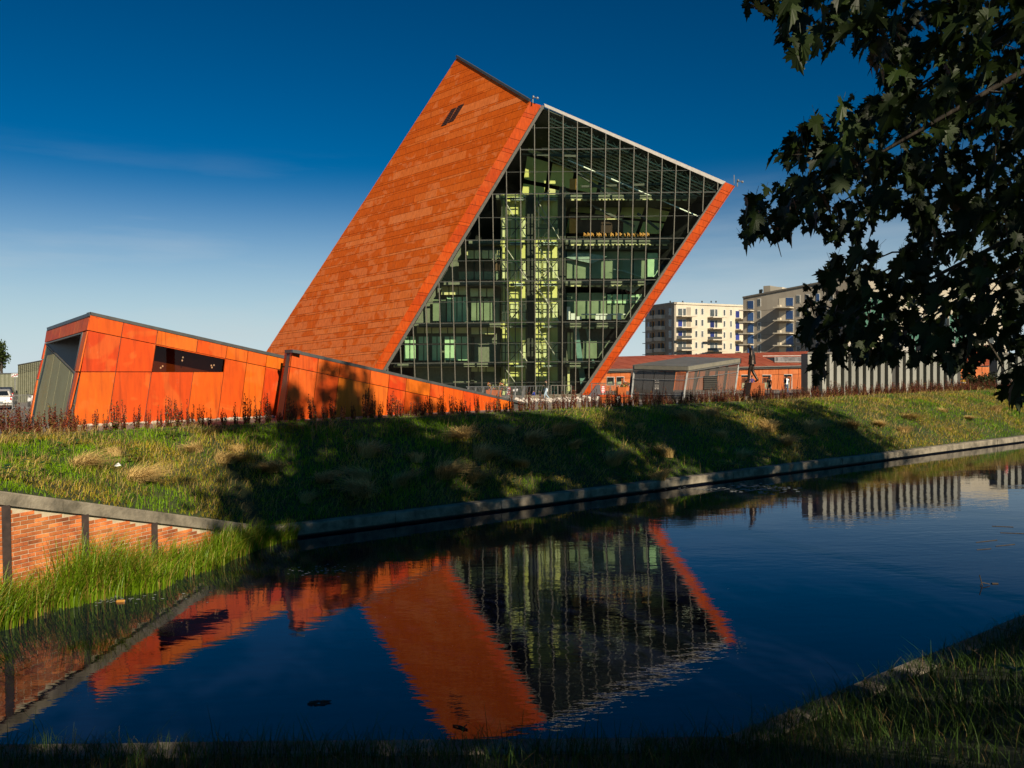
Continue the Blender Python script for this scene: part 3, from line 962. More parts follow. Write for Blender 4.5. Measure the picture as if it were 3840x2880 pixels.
# right-hand rooms
panes([1455, 1535, 1640, 1745, 1850, 1960, 2060], 488, 692, 4.4, M_WALLG)
ibox('bright_blind', 2068, 500, 2145, 682, 2.1, 0.06, M_GREENP)
panes([1455, 1535, 1640, 1760], 800, 1000, 4.4, M_WALLG)
panes([1760, 1800, 1840, 1880, 1922, 1975, 2030], 812, 880, 4.2, M_GREENP)
panes([1760, 1850, 1940, 2020], 885, 1000, 4.6, M_WALLG)
for xa, ya, xb in ((1460, 905, 1485), (1490, 955, 1520), (1535, 978, 1570), (1675, 962, 1705), (1712, 960, 1750), (1760, 962, 1795), (1840, 955, 1870)):
    ibox('office_cabinet', xa, ya, xb, 1003, 1.2, 0.5, M_WHITE)
ibox('desk', 1570, 958, 1900, 966, 1.1, 0.5, M_WHITE)
ibox('rear_partition', 1455, 1060, 2080, 1600, 3.4, 0.1, M_SLABU)
panes([1460, 1485, 1510], 1100, 1300, 4.5, M_STRIP); panes([1580, 1630, 1690, 1740, 1830], 1160, 1295, 4.6, M_WALLG)
panes([1460, 1485], 1360, 1540, 3.0, M_STRIP)
MB().prism([fin(1505, 1050, 2.2), fin(1545, 1050, 2.2), fin(1612, 1545, 2.2), fin(1570, 1545, 2.2)], Vector((0, .5, 0))).build('slanted_column', M_TEAL, tower)
MB().prism([fin(1600, 1055, 2.6), fin(1622, 1055, 2.6), fin(1672, 1350, 2.6), fin(1655, 1350, 2.6)], Vector((0, .4, 0))).build('slanted_column', M_TEAL, tower)
# restaurant level
ibox('bar_block', 1538, 238, 1885, 350, 2.4, 1.0, mat('dark_brown_box', (0.03, 0.014, 0.008), (0.05, 0.024, 0.012), rough=0.5))
ibox('amber_wall', 1478, 210, 1536, 350, 2.2, 0.1, M_ORANGE)
ibox('amber_beam', 1478, 212, 1890, 236, 2.0, 0.3, M_BROWN)
panes([1560, 1620, 1690, 1760, 1830, 1880], 240, 248, 3.45, M_STRIP, 'ceiling_light_strip')
ibox('amber_wall', 1480, -60, 1530, 20, 2.2, 0.1, M_ORANGE)
r_ = random.Random(9)
for k in range(17):
    xa = 1590 + k * 30 + r_.uniform(-6, 6)
    mb = MB(); ibar(mb, xa, 345, xa, 372, 1.2, 0.10); ibar(mb, xa, 358, xa + 14, 358, 1.2, 0.12); ibar(mb, xa + 14, 358, xa + 14, 374, 1.2, 0.08)
    mb.build('chair', M_ORANGE, tower)
ibox('balustrade', 1460, 376, 2250, 384, 1.6, 0.1, M_SLAB)
# hanging mesh sculptures
def kite(pts, off, m, nm='hanging_net'):
    P = [fin(x, y, off) for x, y in pts]
    MB().prism(P, Vector((0, 0.04, 0))).build(nm, m, tower)
M_NET = mat('net_grey_green', (0.22, 0.30, 0.26), (0.34, 0.44, 0.38), scale=2.5, rough=0.6)
kite([(1455, 535), (1520, 500), (1640, 505), (1765, 525), (1650, 580), (1560, 560)], 1.8, M_NET)
kite([(1765, 765), (1850, 705), (1890, 740), (2040, 735), (1960, 800), (1900, 775)], 1.8, M_NET)
kite([(1800, 620), (1900, 630), (2050, 690), (1880, 640)], 1.9, M_NET)
# roof trusses under the sloping roof
ta, tb = (2043, 402), (2704, 690)
def roofpt(k, drop, off):
    x = ta[0] + (tb[0] - ta[0]) * k; y = ta[1] + (tb[1] - ta[1]) * k + drop
    return PF.hit(x, y, -off)
M_TRUSS = mat('truss_grey', (0.36, 0.37, 0.26), (0.48, 0.49, 0.35), rough=0.5)
for j in range(13):
    o_ = 0.6 + j * 0.32
    d0 = 10 + j * 13; d1 = d0 + 24
    mb = MB(); nseg = 16
    k1 = 0.97 - j * 0.028
    mb.bar(roofpt(0.02, d0, o_), roofpt(k1, d0, o_), 0.11); mb.bar(roofpt(0.02, d1, o_), roofpt(k1, d1, o_), 0.11)
    for q in range(nseg):
        ka = 0.02 + (k1 - .02) * q / nseg; kb = 0.02 + (k1 - .02) * (q + .5) / nseg; kc = 0.02 + (k1 - .02) * (q + 1) / nseg
        mb.bar(roofpt(ka, d0, o_), roofpt(kb, d1, o_), 0.07); mb.bar(roofpt(kb, d1, o_), roofpt(kc, d0, o_), 0.07)
    mb.build('roof_truss', M_TRUSS, tower)
for k in range(14):
    mb = MB(); mb.bar(roofpt(0.03 + k * 0.066, 8, 0.7), roofpt(0.05 + k * 0.066, 40, 5), 0.12); mb.build('roof_beam', M_TRUSS, tower)
mb = MB(); mb.bar(PF.hit(2130, 600, -1.2), PF.hit(2620, 812, -1.2), 0.09); mb.build('bright_pipe', M_WHITE, tower)
mb = MB()
for (x, y, x2, y2) in ((2060, 470, 2290, 570), (2030, 560, 2300, 555), (2000, 580, 2260, 590), (2150, 640, 2330, 760), (2180, 700, 2500, 690), (2190, 755, 2470, 750), (2200, 762, 2380, 850), (2390, 800, 2470, 860)):
    mb.bar(PF.hit(x, y, -2.0), PF.hit(x2, y2, -2.0), 0.2)
mb.build('roof_strut', M_SLAB, tower)
# inner back wall up under the roof, olive panels that catch the sun
bw = MB()
P0 = [PF.hit(x, y, -4.8) for x, y in ((1985, 470), (2560, 700), (2480, 880), (1930, 880))]
for i in range(6):
    for j in range(4):
        def q(a, b_):
            t = P0[0].lerp(P0[1], a); u_ = P0[3].lerp(P0[2], a); return t.lerp(u_, b_)
        a0, a1, b0, b1 = i / 6 + .012, (i + 1) / 6 - .012, j / 4 + .02, (j + 1) / 4 - .02
        MB().prism([q(a0, b0), q(a1, b0), q(a1, b1), q(a0, b1)], Vector((0, .08, 0))).build('wall_panel', M_OLIVE if (i * 3 + j) % 5 else M_STRIP, tower)
# corner cameras
for (x, y) in ((1998, 375), (2765, 688)):
    p = PF.hit(x, y, 0.2)
    mb = MB(); mb.tube([p + Vector((0, 0, -.3)), p + Vector((0, 0, .35))], 0.06); mb.tube([p + Vector((0, 0, .2)), p + Vector((.4, -.2, .15))], 0.035)
    mb.ball(p + Vector((.42, -.2, .1)), .12, .12, .12); mb.ball(p + Vector((.05, -.1, .25)), .1, .1, .13)
    if x > 2500: mb.tube([p + Vector((-.3, 0, 0)), p + Vector((-.3, 0, .8))], 0.04)
    mb.build('security_camera', M_STEEL, tower)

# ------------------------------------------------------------------ entrance building on the left
def Z1(x, y): return (x * 0.5063, 1120 + y * 0.5063)
def Z2(x, y): return (960 + x * 0.5063, 1120 + y * 0.5063)
def Z3(x, y): return (2080 + x * 0.5063, 1020 + y * 0.5063)
def Z4(x, y): return (2720 + x * 0.5063, 960 + y * 0.5063)
def Z8(x, y): return (x * 0.22604, 1280 + y * 0.22604)
def ZF(x, y): return (2300 + x * 0.36166, 1040 + y * 0.36166)
def Z7(x, y): return (1640 + x * 0.36166, 1280 + y * 0.36166)

ea = at(250, 1592, 26.0); eb = at(1055, 1565, 31.0)
PW1 = vplane(ea, eb)
ent = thing('entrance_building', 'low orange wedge building with dark side window and grey green portal', 'building', ea)
def px(lst, f): return [f(x, y) for x, y in lst]
def lerp2(a, b, k): return (a[0] + (b[0] - a[0]) * k, a[1] + (b[1] - a[1]) * k)
# slanted cladding grid, zoom pixels
top = [(680, 124), (2130, 452)]; j1 = [(660, 237), (2120, 536)]; mid = 542; low = 960
def on(l, x): return l[0][1] + (l[1][1] - l[0][1]) * (x - l[0][0]) / (l[1][0] - l[0][0])
def sl(x, y, y0=542): return x + (y0 - y) * 0.165 * (1 - (x - 600) / 5200.0)     # leaning joints
rows = []
xs_top = [595, 855, 1120, 1430, 1655, 1815, 1960, 2100]
def cell(xa, xb, fa, fb):
    """fa, fb give y at top and bottom for a joint foot x (foot measured at y=542)"""
    def corner(x, f):
        y = f(x) if callable(f) else f
        for _ in range(3):
            xx = sl(x, y); y = f(xx) if callable(f) else f
        return (sl(x, y), y)
    return [corner(xa, fa), corner(xb, fa), corner(xb, fb), corner(xa, fb)]
ft = lambda x: on(top, x); f1 = lambda x: on(j1, x)
def addp(pts, m=M_LOW, pl=PW1, par=ent, nm='cladding_panel', Z=Z1, **k):
    return panel(pl, [Z(*p) for p in pts], nm, m, par, **k)
for xa, xb in zip(xs_top[:-1], xs_top[1:]): addp(cell(xa, xb, ft, f1))
addp(cell(595, 855, f1, mid)); addp(cell(855, 1120, f1, mid))
for xa, xb in ((595, 855), (855, 1120), (1120, 1430), (1430, 1655)): addp(cell(xa, xb, mid, low))
for xa, xb in ((1655, 1815), (1815, 1960), (1960, 2100)): addp(cell(xa, xb, f1, low))
# side window: deep recess behind brown glass
wq = cell(1120, 1655, f1, mid)
WQ = [Z1(*p) for p in wq]
Pw = [PW1.hit(x, y, -0.9) for x, y in WQ]
wnd = MB().prism(Pw, -PW1.n * .1).build('window', mat('brown_interior', (0.22, 0.08, 0.025), (0.3, 0.11, 0.035), rough=0.7), ent)
MB().add([PW1.hit(x, y, -0.06) for x, y in WQ], [(0, 1, 2, 3)]).build('pane', glass('brown_glass', (0.42, 0.28, 0.18), ior=1.3), wnd)
for a, b_ in zip(range(4), (1, 2, 3, 0)):
    MB().prism([PW1.hit(*WQ[a], 0.02), PW1.hit(*WQ[b_], 0.02), Pw[b_], Pw[a]], Vector((0, 0, -0.03)) if a in (0,) else Vector((0.01, 0.02, 0.0))).build('window_reveal', M_RIM, wnd)
for (x, y) in ((1355, 435), (1350, 458), (1205, 500), (1190, 512), (1565, 495), (1585, 492), (1570, 510)):
    MB().ball(PW1.hit(*Z1(x, y), -0.5), .03, .03, .035, 6, 4).build('ceiling_lamp', mat('lamp_glow', (0.9, 0.85, 0.7), emit=((1, 0.85, 0.6), 0.8)), wnd)
# body behind the cladding
depthv = -PW1.n * 4.8
body = [PW1.hit(*Z1(x, y), -0.05) for x, y in ((686, 112), (2135, 440), (2080, 960), (480, 960))]
hole = [PW1.hit(x, y, -0.05) for x, y in WQ]
mb = MB()
Bv = body; Hv = hole
mb.add(Bv + Hv, [(0, 1, 5, 4), (1, 2, 6, 5), (2, 3, 7, 6), (3, 0, 4, 7)])
mb.build('wall_backing', M_TRIM, ent)
# roof slab / dark coping
cop = [PW1.hit(*Z1(x, y), 0.05) for x, y in ((672, 98), (2132, 428), (2132, 450), (678, 122))]
MB().prism(cop, -PW1.n * 0.5).build('roof_coping', M_TRIM, ent)
tl, tr = PW1.hit(*Z1(672, 110)), PW1.hit(*Z1(2132, 440))
# end face with the portal
el = at(*Z1(345, 225), 31.0); elb = at(*Z1(212, 935), 31.0)
corner_t = PW1.hit(*Z1(680, 108)); corner_b = PW1.hit(*Z1(488, 945))
pn = (corner_t - corner_b).cross(elb - corner_b).normalized()
if pn.dot(CAM - corner_b) < 0: pn = -pn
PE = Pln(corner_b, pn)
MB().prism([tl, tr, tr + Vector((-1, 5, -.2)), PE.hit(*Z1(346, 232))], Vector((0, 0, -.12))).build('roof', M_TRIM, ent)
ecop = [PE.hit(*Z1(x, y), 0.06) for x, y in ((345, 215), (662, 103), (662, 128), (349, 236))]
MB().prism(ecop, -PE.n * 0.3).build('roof_coping', M_TRIM, ent)
# panels of the end face: lintel, right jamb, left jamb
for a, b_ in ((0, .34), (.34, .68), (.68, 1)):
    t0, t1 = (352, 240), (672, 128); b0, b1 = (338, 328), (655, 236)
    addp([lerp2(t0, t1, a), lerp2(t0, t1, b_), lerp2(b0, b1, b_), lerp2(b0, b1, a)], M_LOW, PE)
addp([(625, 250), (655, 240), (592, 542), (556, 542)], M_LOW, PE); addp([(555, 546), (590, 546), (492, 960), (470, 960)], M_LOW, PE)
addp([(338, 330), (347, 326), (322, 450), (312, 450)], M_LOW, PE); addp([(311, 453), (321, 453), (285, 600), (276, 600)], M_LOW, PE); addp([(275, 603), (284, 603), (222, 960), (205, 960)], M_LOW, PE)
addp([(345, 328), (618, 248), (618, 262), (345, 341)], M_GREY, PE, nm='portal_frame', off=0.0)
addp([(612, 250), (622, 248), (490, 935), (480, 935)], M_GREY, PE, nm='portal_frame', off=0.0)
# recess
rec = [PE.hit(*Z1(x, y), -2.6) for x, y in ((335, 330), (640, 240), (560, 960), (200, 960))]
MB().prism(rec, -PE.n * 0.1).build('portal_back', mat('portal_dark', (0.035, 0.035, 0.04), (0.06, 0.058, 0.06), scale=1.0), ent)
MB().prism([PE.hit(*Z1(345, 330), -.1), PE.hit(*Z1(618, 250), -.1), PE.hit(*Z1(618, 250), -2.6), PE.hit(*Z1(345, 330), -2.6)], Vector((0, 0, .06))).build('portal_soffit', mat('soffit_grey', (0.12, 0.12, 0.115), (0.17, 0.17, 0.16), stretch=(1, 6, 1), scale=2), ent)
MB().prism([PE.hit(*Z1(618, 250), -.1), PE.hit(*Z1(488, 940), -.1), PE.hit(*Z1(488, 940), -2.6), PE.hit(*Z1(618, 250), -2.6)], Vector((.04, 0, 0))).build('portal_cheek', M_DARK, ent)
M_GG = mat('grey_green_sheet', (0.20, 0.185, 0.085), (0.25, 0.235, 0.115), scale=0.8, rough=0.6, rand=0.08)
dl = [(342, 343), (412, 412), (458, 460), (528, 528), (549, 548)]; dbm = [(222, 945), (315, 945), (368, 945), (450, 945), (484, 945)]
for i in range(4):
    addp([dl[i], dl[i + 1], dbm[i + 1], dbm[i]], M_GG, PE, nm='portal_sheet', off=-0.25, gap=0.014)
MB().bar(PE.hit(*Z1(342, 340), -.2), PE.hit(*Z1(550, 546), -.2), .03, .05).build('portal_trim', M_GREY, ent)
# plinth strip of rough stones under the wall
plh = MB()
for k in range(60):
    kx = k / 59
    p = PW1.hit(*Z1(500 + kx * 1560, 0)); p.z = ea.z - 0.05 + (eb.z - ea.z) * kx
    p += PW1.n * random.uniform(.15, .45)
    p.z = gz(p) + .05
    plh.ball(p, random.uniform(.05, .13), random.uniform(.05, .1), random.uniform(.03, .07), 6, 4, jit=.25)
M_STONE = mat('pale_stone', (0.36, 0.30, 0.23), (0.56, 0.49, 0.40), scale=3, rough=0.9)
tag(plh.build('foot_stones', M_STONE, ent), kind='stuff')

# ------------------------------------------------------------------ ramp wall in front of the tower
ra = at(1064, 1568, 29.0); rb = at(1985, 1532, 36.5)
PW2 = vplane(ra, rb)
ramp = thing('ramp_wall', 'orange wedge wall tapering down to the right in front of the tower', 'wall', ra)
rt = [(272, 398), (1960, 772)]; rj = [(255, 505), (1395, 748)]
def rsl(x, y): return x + (850 - y) * 0.13 * (1 - (x - 200) / 2600.0)
def rc(x, f):
    y = f(x) if callable(f) else f
    for _ in range(3): y = f(rsl(x, y)) if callable(f) else f
    return (rsl(x, y), y)
rtf = lambda x: on(rt, x); rjf = lambda x: on(rj, x)
feet = [205, 412, 580, 816, 958, 1090, 1272, 1372, 1520, 1640, 1770, 1900]
for i, (xa, xb) in enumerate(zip(feet[:-1], feet[1:])):
    if xb <= 1380:
        addp([rc(xa, rtf), rc(xb, rtf), rc(xb, rjf), rc(xa, rjf)], M_LOW, PW2, ramp, Z=Z2)
        addp([rc(xa, rjf), rc(xb, rjf), rc(xb, 905), rc(xa, 905)], M_LOW, PW2, ramp, Z=Z2)
    else:
        addp([rc(xa, rtf), rc(xb, rtf), rc(xb, 905), rc(xa, 905)], M_LOW, PW2, ramp, Z=Z2)
rbody = [PW2.hit(*Z2(x, y), -.05) for x, y in ((275, 385), (2000, 785), (2000, 905), (190, 905))]
MB().prism(rbody, -PW2.n * 0.5).build('wall_core', M_TRIM, ramp)
rcop = [PW2.hit(*Z2(x, y), .06) for x, y in ((222, 378), (272, 376), (2010, 772), (2010, 788), (272, 400), (222, 402))]
MB().prism(rcop[1:5], -PW2.n * 0.7).build('roof_coping', M_TRIM, ramp)
rl0 = PW2.hit(*Z2(272, 400)); rl1 = PW2.hit(*Z2(205, 905))
end_t = at(*Z2(219, 402), rl0.y + 1.2); end_b = at(*Z2(150, 905), rl1.y + 1.2)
pn2 = (rl0 - rl1).cross(end_b - rl1).normalized()
if pn2.dot(CAM - rl1) < 0: pn2 = -pn2
PR = Pln(rl1, pn2)
addp([(220, 404), (270, 400), (254, 503), (205, 503)], M_LOW, PR, ramp, Z=Z2)
addp([(204, 507), (253, 507), (203, 905), (150, 905)], M_LOW, PR, ramp, Z=Z2)
MB().prism([PR.hit(*Z2(x, y), .05) for x, y in ((219, 380), (272, 376), (272, 399), (219, 403))], -PR.n * .3).build('roof_coping', M_TRIM, ramp)

# ------------------------------------------------------------------ low orange building behind, right
la = at(2180, 1478, 95.0); lb = at(3040, 1472, 95.0)
PB = vplane(la, lb)
lowb = thing('low_orange_building', 'long low orange clad building with sloping tiled roof behind the pavilion', 'building', at(2600, 1476, 95.0))
ev = lambda x: 1394 + (1374 - 1394) * (x - 2180) / (3030 - 2180)
rowm = lambda x: ev(x) + 28
x = 2180; k = 0
wins = [(2277, 1415, 2302, 1443), (2313, 1414, 2339, 1442), (2369, 1414, 2378, 1440), (2781, 1407, 2812, 1456), (2860, 1407, 2890, 1456), (2941, 1405, 2968, 1458)]
while x < 3030:
    x2 = x + 37
    panel(PB, [(x, ev(x) + 2), (x2, ev(x2) + 2), (x2, rowm(x2)), (x, rowm(x))], 'cladding_panel', M_FAR, lowb, 0.05, 0.02)
    panel(PB, [(x, rowm(x)), (x2, rowm(x2)), (x2 - 8, 1482), (x - 8, 1482)], 'cladding_panel', M_FAR, lowb, 0.05, 0.02)
    x = x2
MB().prism([PB.hit(2170, 1385, -.05), PB.hit(3045, 1372, -.05), PB.hit(3045, 1500, -.05), PB.hit(2170, 1500, -.05)], -PB.n * 12).build('wall_core', M_TRIM, lowb)
for (x0, y0, x1, y1) in wins:
    f_ = panel(PB, [(x0 - 2, y0 - 2), (x1 + 2, y0 - 2), (x1 + 2, y1 + 2), (x0 - 2, y1 + 2)], 'window', M_PALE, lowb, 0.10, 0.0)
    MB().prism([PB.hit(x0, y0, .11), PB.hit(x1, y0, .11), PB.hit(x1, y1, .11), PB.hit(x0, y1, .11)], PB.n * .02).build('pane', mat('dark_window', (0.012, 0.014, 0.014), rough=0.08), f_)
    MB().prism([PB.hit(x0 + 2, (y0 + y1) / 2 + 4, .14), PB.hit(x1 - 6, (y0 + y1) / 2 + 2, .14), PB.hit(x1 - 6, y1 - 2, .14), PB.hit(x0 + 2, y1 - 2, .14)], PB.n * .01).build('blind', M_WALLG, f_)
# sloping roof, standing panels with skewed joints
r_lo0, r_lo1 = at(2170, 1393, 94.7), at(3045, 1372.5, 94.7)
r_hi0, r_hi1 = at(2100, 1344, 112), at(3045, 1318, 112)
def rp(a, b): return r_lo0.lerp(r_lo1, a).lerp(r_hi0.lerp(r_hi1, a), b)
rnrm = (r_lo1 - r_lo0).cross(r_hi0 - r_lo0).normalized()
n_ = 19
for i in range(-2, n_):
    a0, a1 = i / n_, (i + 1) / n_
    for b0, b1 in ((0, .36), (.36, .7), (.7, 1.0)):
        sk = 0.13
        q = [rp(max(min(a0 + sk * (1 - b0), 1), 0), b0), rp(max(min(a1 + sk * (1 - b0), 1), 0), b0), rp(max(min(a1 + sk * (1 - b1), 1), 0), b1), rp(max(min(a0 + sk * (1 - b1), 1), 0), b1)]
        if (q[0] - q[1]).length < 0.2 or (q[2] - q[3]).length < .2: continue
        MB().prism(inset(q, 0.03), rnrm * 0.05).build('roof_panel', M_ROOF, lowb)
MB().prism([r_lo0, r_lo1, r_hi1, r_hi0], -rnrm * .2).build('roof_deck', M_TRIM, lowb)
MB().bar(r_lo0 + rnrm * .05, r_lo1 + rnrm * .05, .3, .12).build('eaves_gutter', M_GREY, lowb)
PRf = Pln(r_lo0, rnrm if rnrm.z > 0 else -rnrm)
nq = [PRf.hit(*Z3(x, y), .07) for x, y in ((1540, 628), (1868, 625), (1868, 672), (1640, 672))]
nt_ = MB().prism(nq, PRf.n * .05).build('roof_light', M_DARK, lowb)
for k in range(22):
    a_ = nq[0].lerp(nq[1], .3 + k / 32); b_ = nq[3].lerp(nq[2], max(0, (k - 1) / 21.0))
    MB().bar(a_.lerp(b_, .25) + PRf.n * .1, b_ + PRf.n * .1, .35, .08, PRf.n).build('roof_light_slat', M_PALE, nt_)
MB().bar(nq[0] + PRf.n * .1, nq[1] + PRf.n * .1, .12).build('roof_light_trim', M_PALE, nt_)

# fence in front of it
def railing(name, label, a, b, h, n, m, lean=0.0, post=7, cat='railing'):
    o = thing(name, label, cat, a)
    d = (b - a)
    MB().bar(a + Vector((0, 0, h)), b + Vector((0, 0, h)), .07, .06).build('top_rail', m, o)
    MB().bar(a + Vector((0, 0, .12)), b + Vector((0, 0, .12)), .05, .04).build('bottom_rail', m, o)
    for i in range(n + 1):
        p = a + d * (i / n)
        q = p + d.normalized() * lean * h
        if i % post == 0:
            MB().bar(p, q + Vector((0, 0, h)), .08).build('post', m, o)
        else:
            MB().bar(p + Vector((0, 0, .12)), q + Vector((0, 0, h)), .025).build('baluster', m, o)
    return o
fa = at(2740, 1462, 88); fb = at(3035, 1458, 88); fa.z = gz(fa); fb.z = gz(fb)
railing('plaza_railing', 'rust red slatted railing in front of the low orange building', fa, fb, 1.45, 56, M_FAR, .06)
fa = at(2330, 1462, 88); fb = at(2375, 1462, 88); fa.z = gz(fa); fb.z = gz(fb)
railing('plaza_railing', 'short rust railing stretch left of the grey pavilion', fa, fb, 1.45, 9, M_FAR, .06)

# ------------------------------------------------------------------ glazed pavilion
pc = ground_at(*ZF(722, 1262)); PD = pc.y
pav = thing('glass_pavilion', 'low smoky glass pavilion with tilted grey flat roof beside the statue', 'pavilion', pc)
pl_t, pc_t, pr_t, pbk = at(*ZF(215, 966), PD + 2.5), at(*ZF(768, 982), PD), at(*ZF(1300, 893), PD + 5.5), at(*ZF(745, 874), PD + 11)
pl_b, pr_b = at(*ZF(186, 1275), PD + 2.5), at(*ZF(1250, 1260), PD + 5.5)
pcb = at(*ZF(722, 1285), PD)
M_SMOKE = glass('smoky_glass', (0.42, 0.40, 0.37), ior=1.5, rough=0.04, body=(0.22, 0.20, 0.18), bodyf=0.36)
rf = MB(); rh = Vector((0, 0, 0.34))
rf.prism([pl_t + Vector((-.1, -.1, 0)), pc_t + Vector((0, -.15, 0)), pr_t + Vector((.15, -.05, 0)), pbk], rh)
rf.build('roof', mat('pavilion_roof', (0.09, 0.09, 0.085), (0.13, 0.13, 0.12), scale=1.2, rough=0.6), pav)
for a, b_ in ((pl_t, pc_t), (pc_t, pr_t)):
    MB().bar(a + Vector((0, -.2, .2)), b_ + Vector((0, -.2, .2)), .06, .22).build('fascia', mat('fascia_olive', (0.17, 0.16, 0.12), (0.22, 0.2, 0.15)), pav)
def wall_grid(t0, t1, b0, b1, nx, ks, nm):
    for i in range(nx):
        for k0, k1 in zip(ks[:-1], ks[1:]):
            def q(a, k): return t0.lerp(t1, a).lerp(b0.lerp(b1, a), k)
            P = [q(i / nx, k0), q((i + 1) / nx, k0), q((i + 1) / nx, k1), q(i / nx, k1)]
            MB().add(inset(P, .015), [(0, 1, 2, 3)]).build(nm, M_SMOKE, pav)
    for k in ks[1:-1]:
        MB().bar(t0.lerp(b0, k) + Vector((0, -.03, 0)), t1.lerp(b1, k) + Vector((0, -.03, 0)), .05, .04).build('rail', M_STEEL, pav)
wall_grid(pl_t, pc_t, pl_b, pcb, 5, (0, .28, .78, 1), 'glass_panel')
wall_grid(pc_t, pr_t, pcb, pr_b, 5, (0, .25, .78, 1), 'glass_panel')
MB().bar(pc_t, pcb, .1).build('corner_post', M_STEEL, pav)
MB().bar(pl_t, pl_b, .1).build('corner_post', M_STEEL, pav); MB().bar(pr_t, pr_b, .1).build('corner_post', M_STEEL, pav)
bk_b = Vector((pbk.x, pbk.y, pl_b.z))
for k in range(1, 5):
    for (t0, t1, b0, b1) in ((pl_t, pc_t, pl_b, pcb), (pc_t, pr_t, pcb, pr_b)):
        a = t0.lerp(t1, k / 5) + Vector((0, .5, 0)); b_ = b0.lerp(b1, k / 5) + Vector((0, .5, 0))
        MB().bar(a, b_, .14).build('inner_column', M_TRIM, pav)
        a2 = t0.lerp(t1, (k + .5) / 5.5) + Vector((0, .6, 0))
        MB().bar(a2, b_, .06).build('inner_brace', M_TRIM, pav)
MB().prism([pl_b + Vector((0, 0.4, 0)), pcb + Vector((0, .4, 0)), pr_b + Vector((0, .4, 0)), bk_b], Vector((0, 0, .25))).build('floor', M_TRIM, pav)
MB().prism([pl_t + Vector((0.3, 3.2, 0)), pc_t + Vector((0, 4, 0)), pcb + Vector((0, 4, 0)), pl_b + Vector((.3, 3.2, 0))], Vector((0, .1, 0))).build('inner_wall', mat('pav_inner', (0.09, 0.06, 0.05), (0.14, 0.09, 0.07), scale=.7), pav)
# louvred hatch and lettering strip
PP = Pln(pc_t, (pr_t - pc_t).cross(pcb - pc_t).normalized()); PP.n = PP.n if PP.n.dot(CAM - pc_t) > 0 else -PP.n
h_ = MB().prism([PP.hit(*ZF(x, y), .03) for x, y in ((932, 1025), (1075, 1022), (1075, 1165), (932, 1165))], PP.n * .04).build('hatch', M_DARK, pav)
for k in range(6):
    y = 1040 + k * 22
    MB().bar(PP.hit(*ZF(940, y), .09), PP.hit(*ZF(1068, y - 1), .09), .05, .03).build('hatch_slat', M_GREY, h_)
PPl = Pln(pc_t, (pc_t - pl_t).cross(pl_b - pl_t).normalized()); PPl.n = PPl.n if PPl.n.dot(CAM - pc_t) > 0 else -PPl.n
lt = MB()
for k, (x, y, w, h) in enumerate([(430, 1066, 16, 12), (455, 1062, 20, 14), (434, 1086, 14, 10), (456, 1084, 18, 12), (430, 1112, 40, 5), (430, 1122, 18, 14), (454, 1122, 16, 14), (430, 1142, 10, 28), (444, 1140, 10, 30), (458, 1142, 12, 28)]):
    lt.prism([PPl.hit(*ZF(x + a, y + b_), .02) for a, b_ in ((0, 0), (w, 0), (w, h * .7), (0, h * .7))], PPl.n * .01)
lt.build('lettering', M_PALE, pav)

# ------------------------------------------------------------------ grey finned pavilion, right
def finned(name, label, x0, x1, ytop, ybot, Dp, nfin, louv, dk=None):
    g = at((x0 + x1) / 2, ybot, Dp)
    o = thing(name, label, 'building', g)
    a = at(x0, ybot + 8, Dp); b_ = at(x1, ybot + 6, Dp + 1.2)
    pl = vplane(a, b_); ex = (a - CAM); ex.z = 0; ex.normalize()
    MB().prism([pl.hit(x0, ytop + 4, -.75), pl.hit(x1, ytop + 4, -.75), pl.hit(x1, ybot + 14, -.75), pl.hit(x0, ybot + 14, -.75)], ex * 7).build('core', mat('fin_core', (0.03, 0.028, 0.022), (0.05, 0.046, 0.038)), o)
    w = (x1 - x0) / nfin
    M_FIN = mat('fin_concrete', (0.20, 0.20, 0.17), (0.28, 0.275, 0.235), scale=0.9, rough=0.8, rand=0.2, stretch=(1, 1, .3))
    for i in range(nfin):
        if dk and i in dk: continue
        xa = x0 + i * w
        p0, p1 = pl.hit(xa, ytop, 0), pl.hit(xa + w * .52, ytop, 0.0)
        q0, q1 = pl.hit(xa, ybot + 14, 0), pl.hit(xa + w * .52, ybot + 14, 0.0)
        bk = -pl.n * .75
        # folded plate: broad front and a slanting return
        MB().prism([p0 + bk, p0, p1, p1 + pl.n * -.25 + (p1 - p0) * .25, p1 + bk], q0 - p0).build('fin', M_FIN, o)
    MB().prism([pl.hit(x0 - 1, ytop - 6, .1), pl.hit(x1 + 1, ytop - 6, .1), pl.hit(x1 + 1, ytop, .1), pl.hit(x0 - 1, ytop, .1)], ex * 8).build('roof_slab', M_GREY, o)
    for (lx0, lx1, ly0, ly1) in louv:
        b2 = MB().prism([pl.hit(lx0, ly0, -2), pl.hit(lx1, ly0, -2), pl.hit(lx1, ly1, -2), pl.hit(lx0, ly1, -2)], -pl.n * 1.2).build('rooftop_unit', M_GREY, o)
        for k in range(5):
            y = ly0 + (ly1 - ly0) * (k + .5) / 5
            MB().bar(pl.hit(lx0, y, -1.95), pl.hit(lx1, y, -1.95), .1, .08).build('louvre', M_PALE, b2)
    return o
finned('finned_pavilion', 'grey pavilion of tall vertical concrete fins right of the low orange building', 3029, 3358, 1326, 1481, 50, 12, [(3166, 3196, 1291, 1322), (3070, 3100, 1300, 1322)], dk=(1,))
finned('finned_pavilion', 'second grey finned pavilion behind the hanging maple leaves', 3372, 3602, 1322, 1479, 54, 9, [(3375, 3410, 1290, 1318), (3480, 3580, 1288, 1318)])
finned('finned_pavilion', 'grey finned pavilion at the far right edge of the frame', 3740, 3920, 1330, 1465, 62, 7, [])
